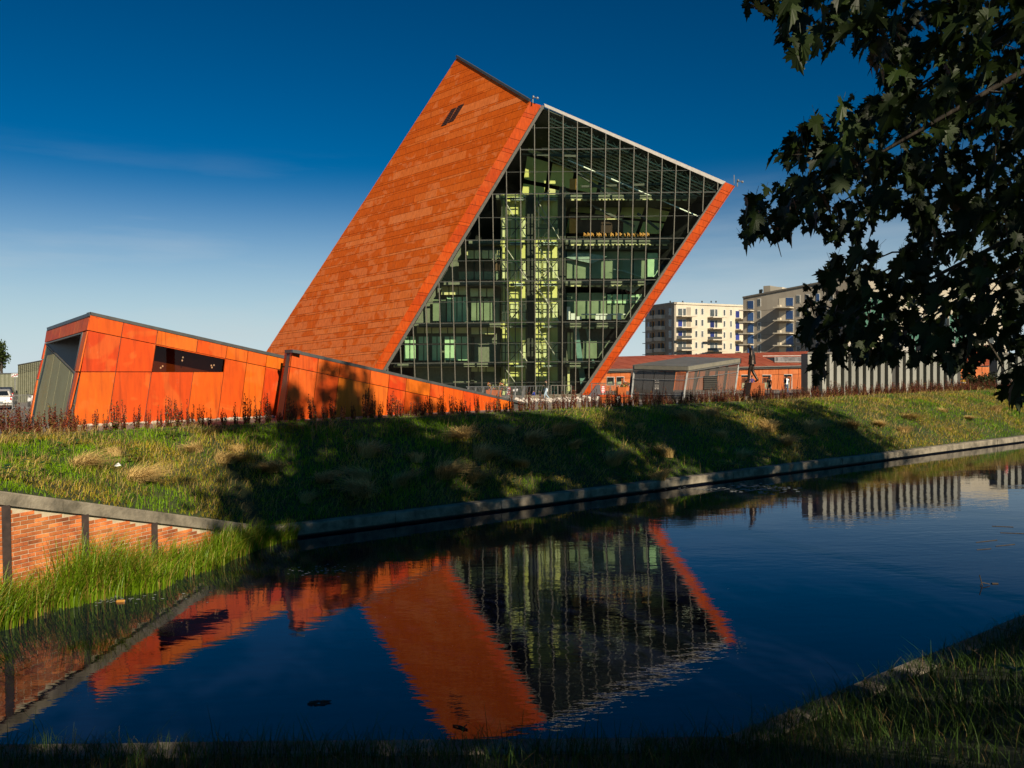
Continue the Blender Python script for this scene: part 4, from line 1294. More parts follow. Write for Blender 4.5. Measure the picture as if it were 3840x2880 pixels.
# orange block between the finned pavilions
ob = thing('orange_block', 'small orange building with sloping roof between the two right hand grey pavilions', 'building', at(3655, 1455, 86))
pl = vplane(at(3590, 1460, 86), at(3720, 1458, 86))
MB().prism([pl.hit(x, y, -.05) for x, y in ((3590, 1375), (3712, 1370), (3712, 1470), (3590, 1470))], -pl.n * 6).build('wall_core', M_TRIM, ob)
for i in range(4):
    xa = 3590 + i * 30.5
    panel(pl, [(xa, 1376), (xa + 30, 1375), (xa + 30, 1420), (xa, 1420)], 'cladding_panel', M_FAR, ob, .05, .02)
    panel(pl, [(xa, 1421), (xa + 30, 1421), (xa + 30, 1470), (xa, 1470)], 'cladding_panel', M_FAR, ob, .05, .02)
q = [pl.hit(3588, 1375, .2), pl.hit(3714, 1370, .2), at(3718, 1295, 95), at(3640, 1300, 95)]
for i in range(4):
    MB().prism(inset([q[0].lerp(q[1], i / 4), q[0].lerp(q[1], (i + 1) / 4), q[3].lerp(q[2], (i + 1) / 4), q[3].lerp(q[2], i / 4)], .02), Vector((0, 0, .08))).build('roof_panel', M_ROOF, ob)

# ------------------------------------------------------------------ apartment blocks under construction
M_BETON = mat('raw_and_shaded_concrete', (0.25, 0.215, 0.165), (0.34, 0.30, 0.235), scale=0.35, rough=0.9, stretch=(1, 1, .35), detail=6)
M_BETONL = mat('pale_render', (0.50, 0.44, 0.33), (0.60, 0.53, 0.41), scale=0.3, rough=0.9, stretch=(1, 1, .35), detail=6)
M_BLUE = mat('blue_film', (0.02, 0.055, 0.17), (0.04, 0.10, 0.24), scale=.4, rough=0.25, rand=0.35)
M_NAVY = mat('dark_blue_film', (0.012, 0.02, 0.13), (0.03, 0.04, 0.2), scale=.4, rough=0.25, rand=0.4)
M_WGL = mat('window_grey', (0.05, 0.06, 0.06), (0.10, 0.11, 0.11), scale=.5, rough=0.15, rand=0.4)
M_FRAMEW = mat('white_window_frame', (0.6, 0.58, 0.52))
def win(pl, par, x0, y0, x1, y1, m=M_WGL, fr=2, prd=.06, wood=False):
    f_ = MB().prism([pl.hit(x, y, prd) for x, y in ((x0, y0), (x1, y0), (x1, y1), (x0, y1))], -pl.n * .3).build('window', M_FRAMEW if not wood else M_ORANGE, par)
    MB().prism([pl.hit(x, y, prd + .01) for x, y in ((x0 + fr, y0 + fr), (x1 - fr, y0 + fr), (x1 - fr, y1 - fr), (x0 + fr, y1 - fr))], pl.n * .05).build('pane', m, f_)
    return f_
def balcony(pl, par, x0, x1, y, out=1.6, th=5, rail=False):
    s_ = MB().prism([pl.hit(x0, y, .0), pl.hit(x1, y, .0), pl.hit(x1, y + th, .0), pl.hit(x0, y + th, .0)], pl.n * out).build('balcony_slab', M_BETONL, par)
    if rail:
        MB().prism([pl.hit(x0 + 1, y - 10, out - .1), pl.hit(x1 - 1, y - 10, out - .1), pl.hit(x1 - 1, y, out - .1), pl.hit(x0 + 1, y, out - .1)], pl.n * .05).build('balcony_rail', M_TRIM, s_)
ap = thing('apartment_block', 'pale unfinished apartment block with white balconies left of the taller one', 'building', at(2670, 1400, 205))
D0 = 205.0
c0 = at(ZF(633, 0)[0], 1400, D0); cR = at(ZF(1390, 0)[0], 1400, D0 + 12); cL = at(ZF(328, 0)[0], 1400, D0 + 18)
PA = vplane(c0, cR); PAl = vplane(cL, c0)
ytp = 1040 + 258 * .36166
front = [ZF(633, 262), ZF(1345, 292), ZF(1345, 900), ZF(633, 900)]
MB().prism([PA.hit(*p) for p in front], -PA.n * .5).build('wall', M_BETONL, ap)
side = [ZF(330, 305), ZF(632.5, 262), ZF(632.5, 900), ZF(330, 900)]
MB().prism([PAl.hit(*p, -.02) for p in side], -PAl.n * .5).build('wall', M_BETON, ap)  # side turned from the sun, its shade put into a darker concrete
MB().prism([PA.hit(*ZF(x, y), .25) for x, y in ((628, 256), (1350, 286), (1350, 304), (628, 276))], -PA.n * .8).build('parapet', M_BETONL, ap)
MB().prism([PAl.hit(*ZF(x, y), .25) for x, y in ((326, 298), (630, 255), (630, 276), (326, 318))], -PAl.n * .8).build('parapet', M_BETON, ap)  # same darkened tone as the shaded side wall
for k in range(5):
    dy = k * 116
    for (x0, x1, m) in ((668, 718, M_NAVY if 0 < k < 3 else M_WGL), (720, 756, M_WGL)):
        win(PA, ap, *ZF(x0, 320 + dy), *ZF(x1, 398 + dy), m, 1.5)
    MB().prism([PA.hit(*ZF(x, y), .02) for x, y in ((760, 312 + dy), (802, 312 + dy), (802, 400 + dy), (760, 400 + dy))], PA.n * .06).build('recess', M_BETON, ap)
    balcony(PA, ap, ZF(652, 0)[0], ZF(815, 0)[0], ZF(0, 402 + dy)[1], 2.2, 4, k in (2, 3))
    for x0 in (845, 908): win(PA, ap, *ZF(x0, 320 + dy), *ZF(x0 + 30, 390 + dy), M_WGL, 2)
    for (x0, x1, m) in ((1000, 1050, M_NAVY if 0 < k < 3 else M_WGL), (1052, 1082, M_WGL)):
        win(PA, ap, *ZF(x0, 328 + dy), *ZF(x1, 408 + dy), m, 1.5)
    balcony(PA, ap, ZF(975, 0)[0], ZF(1128, 0)[0], ZF(0, 412 + dy)[1], 2.2, 4, k in (2, 3))
    for x0 in (1138, 1206): win(PA, ap, *ZF(x0, 332 + dy), *ZF(x0 + 27, 400 + dy), M_WGL, 2)
    win(PA, ap, *ZF(1264, 345 + dy), *ZF(1310, 422 + dy), M_NAVY, 1.5)
    balcony(PA, ap, ZF(1262, 0)[0], ZF(1376, 0)[0], ZF(0, 426 + dy)[1], 2.2, 4)
    # side openings
    ys = 340 + dy
    for (x0, x1, yy) in ((380, 426, ys), (460, 530, ys - 8)):
        win(PAl, ap, *ZF(x0, yy), *ZF(x1, yy + 72), M_DARK, 1.2, wood=True)
        MB().bar(PAl.hit(*ZF((x0 + x1) / 2, yy), .2), PAl.hit(*ZF((x0 + x1) / 2, yy + 72), .2), .25).build('window_post', M_ORANGE, ap)
        balcony(PAl, ap, ZF(x0 - 4, 0)[0], ZF(x1 + 6, 0)[0], ZF(0, yy + 56)[1], 1.0, 14)
    win(PAl, ap, *ZF(574, ys - 20), *ZF(604, ys + 55), M_WGL, 1.5)
    win(PAl, ap, *ZF(356, ys + 10), *ZF(374, ys + 80), M_BLUE, 1.0)
    MB().prism([PAl.hit(*ZF(x, y), .0) for x, y in ((300, 452 + dy), (330, 450 + dy), (330, 456 + dy), (300, 458 + dy))], -PAl.n * 2).build('scaffold_shelf', M_BETON, ap)
for xx in (590, 720, 920, 1015, 1065):
    MB().bar(PA.hit(*ZF(xx, 262), -2), PA.hit(*ZF(xx, 244), -2), .25).build('roof_vent', M_TRIM, ap)

aq = thing('apartment_block', 'taller grey concrete apartment block with blue windows beside the maple leaves', 'building', at(2950, 1400, 175))
q0 = at(ZF(1345, 0)[0], 1400, 182.0); q1 = at(ZF(2500, 0)[0], 1400, 166)
PQ = vplane(q0, q1)
rq = lambda x: 207 + (40 - 207) * (x - 1345) / (2210 - 1345)
def fl(k, x): 
    """floor line k at zoom x: perspective fan of level lines"""
    t = (x - 1345) / 865.0
    return 345 + k * (122 - 2 * k + 12 * t) - 70 * t * (1 - k / 4.2)
bodyq = [ZF(1345, rq(1345)), ZF(2600, rq(2600)), ZF(2600, 900), ZF(1345, 900)]
MB().prism([PQ.hit(*p) for p in bodyq], -PQ.n * 14).build('wall', M_BETON, aq)
MB().prism([PQ.hit(*ZF(x, y), .3) for x, y in ((1338, rq(1338) - 8), (2605, rq(2605) - 8), (2605, rq(2605) + 8), (1338, rq(1338) + 8))], -PQ.n * 3).build('parapet', M_GREY, aq)
for k in range(5):
    y = lambda x: fl(k, x)
    win(PQ, aq, *ZF(1392, y(1390) - 100), *ZF(1456, y(1456) - 8), M_BLUE, 1.0)
    balcony(PQ, aq, ZF(1335, 0)[0], ZF(1458, 0)[0], ZF(0, y(1400))[1], 1.8, 3.5)
    win(PQ, aq, *ZF(1494, y(1510) - 112), *ZF(1530, y(1510) - 30), M_WGL, 2.2)
    MB().prism([PQ.hit(*ZF(x, yy), .02) for x, yy in ((1718, y(1718) - 95), (1788, y(1788) - 98), (1788, y(1788)), (1718, y(1718)))], PQ.n * .03).build('recess', M_BETONL, aq)
    win(PQ, aq, *ZF(1790, y(1790) - 100), *ZF(1866, y(1866) - 6), M_BLUE, 1.0)
    balcony(PQ, aq, ZF(1700, 0)[0], ZF(1872, 0)[0], ZF(0, y(1790) + 2)[1], 2.4, 4)
    MB().prism([PQ.hit(*ZF(x, yy), 1.2) for x, yy in ((1718, y(1718) - 24), (1745, y(1745) - 25), (1745, y(1745)), (1718, y(1718)))], PQ.n * .9).build('balcony_box', M_BETONL, aq)
    for x0 in (1896, 1990, 2100, 2240, 2330, 2450):
        win(PQ, aq, *ZF(x0, y(x0) - 118), *ZF(x0 + 42, y(x0 + 42) - 28), M_BLUE if x0 in (2100, 2330) else M_WGL, 2)
    MB().prism([PQ.hit(*ZF(x, yy), .01) for x, yy in ((1345, y(1345) + 14), (2600, y(2600) + 14), (2600, y(2600) + 16), (1345, y(1345) + 16))], PQ.n * .02).build('floor_joint', M_GREY, aq)
MB().prism([PQ.hit(*ZF(x, y), -2) for x, y in ((1556, 90), (1625, 85), (1625, 190), (1556, 190))], -PQ.n * 5).build('stair_tower', M_BETON, aq)
MB().prism([PQ.hit(*ZF(x, y), -2) for x, y in ((1626, 92), (1750, 102), (1750, 160), (1626, 170))], -PQ.n * 5).build('stair_tower', M_BETONL, aq)
mb = MB(); mb.bar(PQ.hit(*ZF(1520, 170), -2), PQ.hit(*ZF(1520, 128), -2), .3); mb.bar(PQ.hit(*ZF(1518, 140), -2), PQ.hit(*ZF(1545, 135), -2), .5); mb.bar(PQ.hit(*ZF(1536, 165), -2), PQ.hit(*ZF(1536, 130), -2), .25)
mb.build('roof_antenna', M_DARK, aq)
ar = thing('apartment_block', 'third pale block wrapped in green scaffold netting, mostly hidden by maple leaves', 'building', at(3450, 1400, 150))
pl = vplane(at(3200, 1400, 160), at(3900, 1400, 150))
MB().prism([pl.hit(x, y) for x, y in ((3180, 1100), (3780, 1040), (3780, 1420), (3180, 1420))], -pl.n * 12).build('wall', M_BETONL, ar)
M_NETG = mat('green_net', (0.05, 0.16, 0.11), (0.09, 0.23, 0.16), scale=.5, rough=0.8)
for (x0, y0, x1, y1) in ((3240, 1120, 3340, 1240), (3400, 1230, 3520, 1320), (3560, 1180, 3640, 1290)):
    n_ = MB().prism([pl.hit(x, y, .8) for x, y in ((x0, y0), (x1, y0), (x1, y1), (x0, y1))], pl.n * .05).build('scaffold_net', M_NETG, ar)
    for k in range(5):
        MB().bar(pl.hit(x0 + (x1 - x0) * k / 4, y0, .9), pl.hit(x0 + (x1 - x0) * k / 4, y1, .9), .12).build('scaffold_pole', M_STEEL, n_)
for i in range(5):
    for j in range(3):
        win(pl, ar, 3345 + i * 90, 1110 + j * 70, 3370 + i * 90, 1150 + j * 70, M_WGL, 3)

# ------------------------------------------------------------------ bank grass, one mass of blades
def noise2(X, Y, s, seed):
    g = np.random.default_rng(seed).random((64, 64))
    x = X * s; y = Y * s
    xi = np.floor(x).astype(int); yi = np.floor(y).astype(int)
    fx = x - xi; fy = y - yi
    fx = fx * fx * (3 - 2 * fx); fy = fy * fy * (3 - 2 * fy)
    a = g[xi % 64, yi % 64]; b = g[(xi + 1) % 64, yi % 64]; c = g[xi % 64, (yi + 1) % 64]; d = g[(xi + 1) % 64, (yi + 1) % 64]
    return (a * (1 - fx) + b * fx) * (1 - fy) + (c * (1 - fx) + d * fx) * fy

def blades(P, length, width, bend, colr, rg, segs=2, lean=None):
    """P (n,3) roots -> vertex and quad arrays of tapered bent blades"""
    n = len(P)
    az = rg.random(n) * 2 * np.pi
    dx = np.cos(az); dy = np.sin(az)
    if lean is not None:
        dx = dx * 0.6 + lean[0]; dy = dy * 0.6 + lean[1]
    wx = -np.sin(az) ; wy = np.cos(az)
    V = []; C = []
    for k in range(segs + 1):
        t = k / segs
        h = length * (t - 0.35 * bend * t * t)
        o = length * bend * t * t
        w = width * (1 - t) ** 0.8 * 0.5 + 0.0008
        c = np.stack([P[:, 0] + dx * o, P[:, 1] + dy * o, P[:, 2] + h], 1)
        s = np.stack([wx * w, wy * w, np.zeros(n)], 1)
        V += [c - s, c + s]
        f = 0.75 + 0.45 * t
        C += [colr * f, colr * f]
    V = np.stack(V, 1).reshape(-1, 3); C = np.stack(C, 1).reshape(-1, 3)
    m = 2 * (segs + 1)
    F = []
    base = (np.arange(n) * m)[:, None]
    for k in range(segs):
        F.append(base + np.array([[2 * k, 2 * k + 1, 2 * k + 3, 2 * k + 2]]))
    return V, np.concatenate(F, 0), C

M_GRASS = foliage('grass_blades', True, trans=0.4, rough=0.6)
def bank_pts(n, rg, t0=-9, t1=62, power=1.7):
    u = rg.random(n) ** power
    t = t0 + (t1 - t0) * u
    v = rg.random(n) * 1.03
    P = np.array([bank_pt(float(a), float(min(b, 1.03))) for a, b in zip(t, v)])
    return P, t, v
rg = np.random.default_rng(21)
P, t_, v_ = bank_pts(105000, rg)
big = noise2(P[:, 0] + 50, P[:, 1], 0.55, 1) * 0.6 + noise2(P[:, 0], P[:, 1] + 40, 1.6, 2) * 0.4
big = big + 0.10 * np.clip((t_ - 24) / 8, 0, 1) + 0.05 * (t_ < 1)
dry = np.clip((big - 0.52) * 6, 0, 1) * (rg.random(len(P)) < 0.75)
green = np.array([0.11, 0.25, 0.003]); lush = np.array([0.26, 0.43, 0.003]); straw = np.array([0.56, 0.39, 0.04])
m2 = noise2(P[:, 0] + 9, P[:, 1] + 3, 0.9, 5)[:, None]
colr = green * (1 - m2) + lush * m2
colr = colr * (1 - dry[:, None] * 0.85) + straw * dry[:, None] * 0.85
colr *= (0.75 + 0.5 * rg.random((len(P), 1)))
ln = (0.07 + 0.12 * rg.random(len(P))) * (0.7 + 0.9 * noise2(P[:, 0], P[:, 1], 0.8, 8))
ln *= np.where(v_ > 0.9, 0.55, 1.0)
dist = np.maximum(P[:, 1], 14)
wd_ = 0.010 + 0.00042 * dist
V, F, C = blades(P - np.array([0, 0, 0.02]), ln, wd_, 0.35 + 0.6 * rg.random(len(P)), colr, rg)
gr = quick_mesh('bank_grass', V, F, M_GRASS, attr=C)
tag(gr, 'short green and yellowing grass covering the far canal bank', 'grass', kind='stuff')

# flattened straw lying among it
rg = np.random.default_rng(22)
P, t_, v_ = bank_pts(24000, rg)
big = noise2(P[:, 0] + 50, P[:, 1], 0.55, 1) * 0.6 + noise2(P[:, 0], P[:, 1] + 40, 1.6, 2) * 0.4
big = big + 0.12 * np.clip((t_ - 24) / 8, 0, 1)
P = P[big > 0.45]
n = len(P)
colr = np.array([0.56, 0.38, 0.12]) * (0.6 + 0.7 * rg.random((n, 1)))
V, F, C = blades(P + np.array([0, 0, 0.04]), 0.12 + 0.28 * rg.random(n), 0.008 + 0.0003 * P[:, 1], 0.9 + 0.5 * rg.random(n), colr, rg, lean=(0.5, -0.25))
tag(quick_mesh('dry_straw', V, F, M_GRASS, attr=C), 'flattened dry straw strewn over the far bank', 'straw', kind='stuff')

# thin seed stalks standing in the grass
rg = np.random.default_rng(23)
P, t_, v_ = bank_pts(2600, rg)
n = len(P)
colr = np.array([0.40, 0.30, 0.10]) * (0.6 + 0.7 * rg.random((n, 1)))
V, F, C = blades(P, 0.3 + 0.35 * rg.random(n), 0.006 + 0.0002 * P[:, 1], 0.15 + 0.5 * rg.random(n), colr, rg, segs=3)
tag(quick_mesh('seed_stalks', V, F, M_GRASS, attr=C), 'thin dry seed stalks standing up from the bank grass', 'grass', kind='stuff')

# hay tussocks, each one a clump
M_HAY = foliage('hay', True, trans=0.25, rough=0.7)
def tussock_mesh(seed):
    g = np.random.default_rng(seed); n = 420
    a = g.random(n) * 2 * np.pi; r = 0.16 * np.sqrt(g.random(n))
    P = np.stack([np.cos(a) * r, np.sin(a) * r, np.zeros(n)], 1)
    c = np.array([0.56, 0.39, 0.14]) * (0.55 + 0.8 * g.random((n, 1)))
    V, F, C = blades(P, 0.28 + 0.34 * g.random(n), np.full(n, 0.014), 0.55 + 0.8 * g.random(n), c, g, segs=3, lean=(0.35, -0.35))
    o = quick_mesh('tmp', V, F, M_HAY, attr=C); me = o.data
    col.objects.unlink(o); bpy.data.objects.remove(o)
    return me
tus = [tussock_mesh(100 + k) for k in range(5)]
spots = [(515, 975), (430, 975), (490, 1000), (790, 985), (785, 1035), (780, 1070), (1000, 945), (1100, 935), (1030, 1045), (1210, 940), (1130, 1010), (1325, 1005), (1380, 925), (1540, 895), (1490, 915), (1560, 945), (1240, 970), (900, 1000), (860, 1050),
         (660, 1085), (700, 1040), (1440, 985), (1600, 990), (1660, 930), (1700, 960), (1750, 935), (1840, 925), (1900, 920), (1960, 905), (2040, 890), (2090, 905), (2150, 890), (1950, 935), (2050, 930), (1420, 1040), (1150, 960), (1040, 990), (960, 1030), (590, 1020), (250, 985), (180, 1010), (300, 1040)]
rr = random.Random(4)
def bank_at(x, y):
    d = ray(x, y); d = d / d.y
    best = None
    for Y in np.arange(13, 62, 0.1):
        p = CAM + d * float(Y)
        t, s = st(p.x, p.y)
        if t < -6.5: continue
        # invert bank_pt in v
        toe = bank_pt(t, 0)
        sv = st(toe.x, toe.y)[1] if t >= 0 else st(toe.x, toe.y)[1]
        v = (s - sv) / (BW - sv)
        if v < -0.02 or v > 1.02: continue
        q = bank_pt(t, v)
        if p.z <= q.z: return q
    return None
for (x, y) in spots:
    p = bank_at(x * 1.736, y * 1.736)
    if p is None: continue
    o = bpy.data.objects.new('hay_tussock', rr.choice(tus))
    o.location = p - Vector((0, 0, .03)); o.rotation_euler = (rr.uniform(-.2, .2), rr.uniform(-.2, .2), rr.uniform(0, 6.3))
    s = rr.uniform(.9, 1.7); o.scale = (s * 1.15, s * 1.15, s * rr.uniform(.55, .9))
    link(o); tag(o, 'shaggy clump of dry hay coloured grass lying on the canal bank', 'grass tuft', 'dry grass tussocks on the bank')

# broad-leaved weeds
def weed_mesh(seed):
    r_ = random.Random(seed); mb = MB()
    for k in range(26):
        a = r_.uniform(0, 6.28); rd = r_.uniform(0.02, .3); h = r_.uniform(.05, .28)
        c = Vector((math.cos(a) * rd, math.sin(a) * rd, h)); s = r_.uniform(.04, .08)
        t = Vector((math.cos(a), math.sin(a), r_.uniform(-.3, .3))).normalized(); u = Vector((-math.sin(a), math.cos(a), 0)); 
        mb.add([c - t * s, c + u * s * .7, c + t * s, c - u * s * .7], [(0, 1, 2, 3)])
    o = mb.build('tmp', MATS.get('weed_leaf') or foliage('weed_leaf', False, (0.06, 0.14, 0.015), trans=.3, rand=.2)); me = o.data
    col.objects.unlink(o); bpy.data.objects.remove(o); return me
wm = [weed_mesh(s) for s in (1, 2, 3)]
for (x, y) in ((60, 960), (160, 965), (50, 990), (110, 1030), (30, 1040), (640, 930), (625, 935), (250, 930), (330, 925), (1990, 880), (1300, 950), (880, 940), (1110, 1060), (1180, 1035), (760, 1100), (560, 950), (1480, 960), (1650, 900), (2080, 870), (130, 985), (380, 950), (300, 1000), (1020, 1080), (1350, 1060), (1580, 1020)):
    p = bank_at(x * 1.736, y * 1.736)
    if p is None: continue
    o = bpy.data.objects.new('weed', rr.choice(wm)); o.location = p; o.rotation_euler = (0, 0, rr.uniform(0, 6)); s = rr.uniform(.8, 1.5); o.scale = (s, s, s)
    link(o); tag(o, 'low broad leaved green weed growing in the bank grass', 'weed', 'weeds in the bank grass')

# ------------------------------------------------------------------ near grass
rg = np.random.default_rng(31)
n = 24000
t = np.concatenate([rg.uniform(-9, 2, n // 2), rg.uniform(-1, 12, n // 2)])
d = rg.random(n) ** 1.2 * 4.8 - 0.26
P = np.array([near_pt(float(a), float(b)) for a, b in zip(t, d)])
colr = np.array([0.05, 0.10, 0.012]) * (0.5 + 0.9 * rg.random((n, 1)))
dr = rg.random(n) < 0.1
colr[dr] = np.array([0.24, 0.17, 0.06])
ln = 0.12 + 0.22 * rg.random(n) + (rg.random(n) < 0.03) * 0.25
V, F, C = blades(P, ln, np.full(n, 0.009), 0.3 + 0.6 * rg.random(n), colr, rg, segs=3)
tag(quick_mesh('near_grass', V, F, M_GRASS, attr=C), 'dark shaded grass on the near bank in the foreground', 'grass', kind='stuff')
# one dock leaf by the right edge
dl_ = on_z(3790, 2520, 0.95)
mb = MB()
for k, (a, s) in enumerate(((0.3, .16), (1.7, .13), (3.0, .15), (4.4, .12))):
    t = Vector((math.cos(a), math.sin(a), .35)).normalized(); u = Vector((-math.sin(a), math.cos(a), 0)); c = dl_ + Vector((0, 0, .02 * k))
    mb.add([c, c + t * s * .5 + u * s * .35, c + t * s * 1.2 - Vector((0, 0, .03)), c + t * s * .5 - u * s * .35], [(0, 1, 2, 3)])
mb.tube([dl_ - Vector((0, 0, .3)), dl_ + Vector((0, 0, .05))], .008, 5)
tag(mb.build('dock_plant', MATS['weed_leaf'], None, dl_), 'broad leaved dock plant in the foreground grass at the right edge', 'plant')

# ------------------------------------------------------------------ reeds at the foot of the brick wall
rg = np.random.default_rng(41)
n = 7000
u = rg.random(n) * (WL + 2.0) - 0.6
o_ = 0.12 + rg.random(n) ** 1.3 * (0.35 + 0.5 * np.sin(np.clip(u / (WL + 1), 0, 1) * np.pi) + 0.6 * noise2(u * 1.1, u * 0 + 7.7, 1.0, 33)) * 1.0
P = np.array([wpt(float(a), -0.05, float(b)) for a, b in zip(u, o_)])
colr = np.array([0.17, 0.29, 0.008]) * (0.55 + 0.8 * rg.random((n, 1)))
dr = rg.random(n) < 0.2
colr[dr] = np.array([0.42, 0.31, 0.06]) * (0.7 + 0.5 * rg.random((dr.sum(), 1)))
nz = noise2(u * 1.6, o_ * 0.8 + 3.3, 1.0, 12)
hmod = 0.5 + 0.95 * nz
ln = (0.62 + 0.6 * rg.random(n)) * hmod * (1.0 - 0.25 * (o_ > 0.9)) * np.interp(u, [-.6, .8, 2.2, 4.0, 6.5, 9.5], [.62, .66, .85, 1.15, 1.12, 1.0])
kp = rg.random(n) < np.clip(0.25 + 1.3 * nz, 0, 1)
P, ln, colr, n = P[kp], ln[kp], colr[kp], int(kp.sum())
V, F, C = blades(P, ln, 0.014 + 0.008 * rg.random(n), 0.35 + 0.75 * rg.random(n), colr, rg, segs=4, lean=(wn.x * .35, wn.y * .35))
tag(quick_mesh('reeds', V, F, foliage('reed_blades', True, trans=.35, rough=.45), attr=C), 'thick clump of long green sedge in the water below the brick wall', 'reeds', kind='stuff')

# ------------------------------------------------------------------ barberry row on the crest
M_BARB = foliage('barberry', True, trans=0.2, rough=0.6, rand=0.25)
def barberry(seed, dense):
    g = np.random.default_rng(seed); r_ = random.Random(seed)
    mb = MB(); 
    V = []; F = []; C = []
    ns = 13 + dense * 8
    for k in range(ns):
        a = r_.uniform(0, 6.28); sp = r_.uniform(.02, .16) * (1 + .4 * dense); h = r_.uniform(.6, 1.15) * (1.0 if r_.random() < .5 else .62)
        base = Vector((math.cos(a) * .04, math.sin(a) * .04, 0)); top_ = Vector((math.cos(a) * sp, math.sin(a) * sp, h))
        m = int(22 * h) + 6
        for q in range(m):
            t = (q + r_.random()) / m
            c = base.lerp(top_, t) + Vector((r_.gauss(0, .012), r_.gauss(0, .012), 0)); c.x += math.cos(a) * .05 * math.sin(t * 3.1); c.y += math.sin(a) * .05 * math.sin(t * 3.1)
            s = (.046 - .018 * t) * r_.uniform(.7, 1.3)
            d1 = Vector((r_.gauss(0, 1), r_.gauss(0, 1), r_.uniform(.2, 1.4))).normalized(); d2 = d1.cross(Vector((r_.gauss(0, 1), r_.gauss(0, 1), .3))).normalized()
            b = len(V); V += [c - d1 * s, c + d2 * s * .7, c + d1 * s * 1.2, c - d2 * s * .7]; F.append((b, b + 1, b + 2, b + 3))
            w = r_.random()
            cc = (0.11, 0.025, 0.013) if w < .7 else ((0.19, 0.06, 0.02) if w < .9 else (0.14, 0.11, 0.02))
            if t < .25 and r_.random() < .35: cc = (0.07, 0.075, 0.015)
            C += [cc] * 4
        # stem
        b = len(V); wv = Vector((math.sin(a), -math.cos(a), 0)) * .006
        V += [base - wv, base + wv, top_ + wv * .3, top_ - wv * .3]; F.append((b, b + 1, b + 2, b + 3)); C += [(0.045, 0.02, 0.014)] * 4
    o = quick_mesh('tmp', [tuple(v) for v in V], F, M_BARB, attr=np.array(C)); me = o.data
    col.objects.unlink(o); bpy.data.objects.remove(o); return me
thin = [barberry(200 + k, 0) for k in range(5)]; thick = [barberry(300 + k, 1) for k in range(5)]
t = -10.5; nsh = 0
while t < 64 and nsh < 300:
    dense = t < -3.5 or t > 17
    p = K1 + KD * (t + rr.uniform(-.08, .08)) + KN * (BW + 0.35 + rr.uniform(-.1, .1)); p.z = CREST - .04
    o = bpy.data.objects.new('barberry_shrub', rr.choice(thick if dense else thin))
    s = rr.uniform(.6, 1.08) * (0.92 if not dense else (1.05 if t < 0 else .8)); o.scale = (s, s, s * rr.uniform(.85, 1.15)); o.rotation_euler = (rr.uniform(-.06, .06), rr.uniform(-.06, .06), rr.uniform(0, 6.28)); o.location = p
    link(o); tag(o, 'young upright dark red barberry shrub in the row along the bank top', 'shrub', 'barberry shrubs lining the top of the bank'); nsh += 1
    t += (0.225 if dense else 0.33) * rr.uniform(.8, 1.2)

# ------------------------------------------------------------------ white stones in front of the tower
mb = MB(); rs = random.Random(8)
for k in range(150):
    x = rs.uniform(1930, 2330); f = (x - 1930) / 435
    y = rs.uniform(1503, 1524) - 8 * f
    p = at(x, y, rs.uniform(46, 54)); p.z = gz(p) + rs.uniform(0, .22)
    s = rs.uniform(.07, .19)
    mb.ball(p, s, s * rs.uniform(.6, 1), s * rs.uniform(.5, .9), 6, 4, jit=.22)
tag(mb.build('white_stones', mat('white_stone', (0.42, 0.37, 0.31), (0.66, 0.6, 0.52), scale=3, rough=.9)), 'heap of pale broken stones on the plaza before the glass front', 'stones', kind='stuff')

